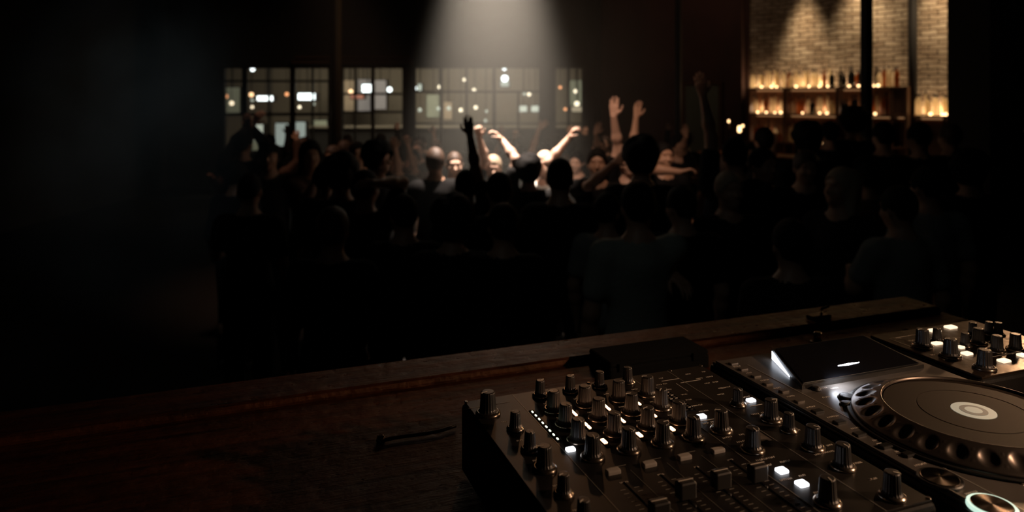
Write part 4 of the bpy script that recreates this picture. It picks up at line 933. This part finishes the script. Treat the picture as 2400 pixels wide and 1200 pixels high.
AS = [assets(p, 'short' if i % 2 else 'long', .012) for i, p in enumerate(PA)]
for i, (px, top, D, face, hr, hc, lab) in enumerate(RS):
    x, y, ht = at(px, top, D); person(AS[(0,1,0,1,0,1,0,1,3,2,0,3,1,0,1,0,0,1,0)[i]], x, y, face, min(max(ht,1.5),1.93), 'person, '+lab, hair=hr, hcol=hc, shirt=SHR.get(i,'black'), skin=1)
# the rest of the crowd, row by row
rows = [('rearmost row of the crowd', 9.9, 545, 1760, 44, 319, .0), ('second row from the back', 8.7, 550, 1740, 52, 326, .1), ('third row from the back', 7.9, 640, 1960, 70, 334, .15),
        ('middle of the crowd', 5.3, 560, 2240, 105, 378, .1), ('second row from the booth', 4.6, 590, 2240, 140, 410, .1), ('front row along the booth', 3.35, 780, 2250, 225, 478, .0)]
hairs = ['short','short','bushy','long','short','cropped']
rr = random.Random(5)
hw_ = {'short':'short','bushy':'bushy','long':'long','cropped':'cropped'}
for rn, D0, a, b, step, top0, rf in rows:
    k = 0; px = a
    while px < b:
        D = D0+rr.uniform(-.25,.25); top = top0+rr.uniform(-9,9); q = px+rr.uniform(-.15,.15)*step; px += step
        x, y, ht = at(q, top, D); ht = min(max(ht,1.48),1.88)
        if any((x-u)**2+(y-v)**2 < .50**2 for u, v, _ in PEOPLE): continue
        if 2.5 < x < 4.6 and 9.2 < y < 11: continue
        # keep the front row clear of the booth's front panel and posts
        fx_, fy_ = x*math.cos(BA)+y*math.sin(BA), -x*math.sin(BA)+y*math.cos(BA)
        if fy_ < 1.75 and fx_ < 2.2: continue
        if abs(x-P(2031,0,8.8).x) < .35 and abs(y-8.8) < .5: continue
        hr = rr.choice(hairs); hc = rr.choice(['black','black','brown']); face = rr.choice([0,180,180,-25,25,160,200]); ai = rr.choice([0,1,2,3,0,1]) if D0 < 7 else rr.choice([0,1,2,3,4,5])
        if D0 < 5 : ai = rr.choice([0,1,3])
        sh = rr.choice(['black','black','charcoal','navy','brown'])
        if abs(q-1150) < 260 and D0 > 6: sh = 'black'
        fw = 'facing the booth' if abs(face) < 40 else 'back turned'
        person(AS[ai], x, y, face, ht, '%s-haired person %s, %s from the left in the %s' % (hw_[hr], fw, ORD[k], rn), hair=hr, hcol=hc, shirt=sh, skin=rr.choice([0,1,1,2]), group='dancers in the '+rn, eyes=D0 < 7)
        k += 1
# ---------------------------------------------------------------- haze in the beam and drifting smoke
def vol(name, density, color, noise=None, power=1.0):
    m = bpy.data.materials.new(name); m.use_nodes = True; nt = m.node_tree
    for n in list(nt.nodes): nt.nodes.remove(n)
    o = nt.nodes.new('ShaderNodeOutputMaterial'); s = nt.nodes.new('ShaderNodeVolumeScatter'); s.inputs['Color'].default_value = (*color, 1)
    tc = nt.nodes.new('ShaderNodeTexCoord'); g = nt.nodes.new('ShaderNodeTexGradient'); g.gradient_type = 'SPHERICAL'
    nt.links.new(tc.outputs['Object'], g.inputs['Vector'])
    mu = nt.nodes.new('ShaderNodeMath'); mu.operation = 'POWER'; mu.inputs[1].default_value = power; nt.links.new(g.outputs['Fac'], mu.inputs[0])
    m2 = nt.nodes.new('ShaderNodeMath'); m2.operation = 'MULTIPLY'; m2.inputs[1].default_value = density; nt.links.new(mu.outputs[0], m2.inputs[0]); last = m2
    if noise:
        nz = nt.nodes.new('ShaderNodeTexNoise'); nz.inputs['Scale'].default_value = noise; nz.inputs['Detail'].default_value = 4; nt.links.new(tc.outputs['Object'], nz.inputs['Vector'])
        r = nt.nodes.new('ShaderNodeMapRange'); r.inputs[1].default_value = .36; r.inputs[2].default_value = .70; nt.links.new(nz.outputs['Fac'], r.inputs[0])
        m3 = nt.nodes.new('ShaderNodeMath'); m3.operation = 'MULTIPLY'; nt.links.new(m2.outputs[0], m3.inputs[0]); nt.links.new(r.outputs[0], m3.inputs[1]); last = m3
    nt.links.new(last.outputs[0], s.inputs['Density']); nt.links.new(s.outputs[0], o.inputs['Volume']); return m
def blob(name, loc, sc_, m, label):
    mb = MB(); prof = [(math.sin(t*math.pi/12)+1e-4, -math.cos(t*math.pi/12)) for t in range(13)]
    mb.lathe(prof, (0,0,0), 24); o = mb.build(name, m, None, loc); o.scale = sc_; return tag(o, label, 'haze', kind='stuff')
blob('haze', (-.15,7.2,3.0), (2.3,2.3,3.2), vol('beam_haze', .24, (.98,1,.92), None, 1.7), 'pale haze glowing in the stage spotlight beam above the crowd')
blob('smoke', P(330,330,4.6), (1.15,1.0,1.25), vol('drifting_smoke', 1.5, (.82,.96,1), 2.2, 1.0), 'faint bluish smoke drifting in the dark at the left')
spot('smoke_light', (-1.2, 2.6, 4.6), P(330,330,4.6), 22, (.84,.95,.97), 30, 1., .1)  # cool spot added so the smoke shows
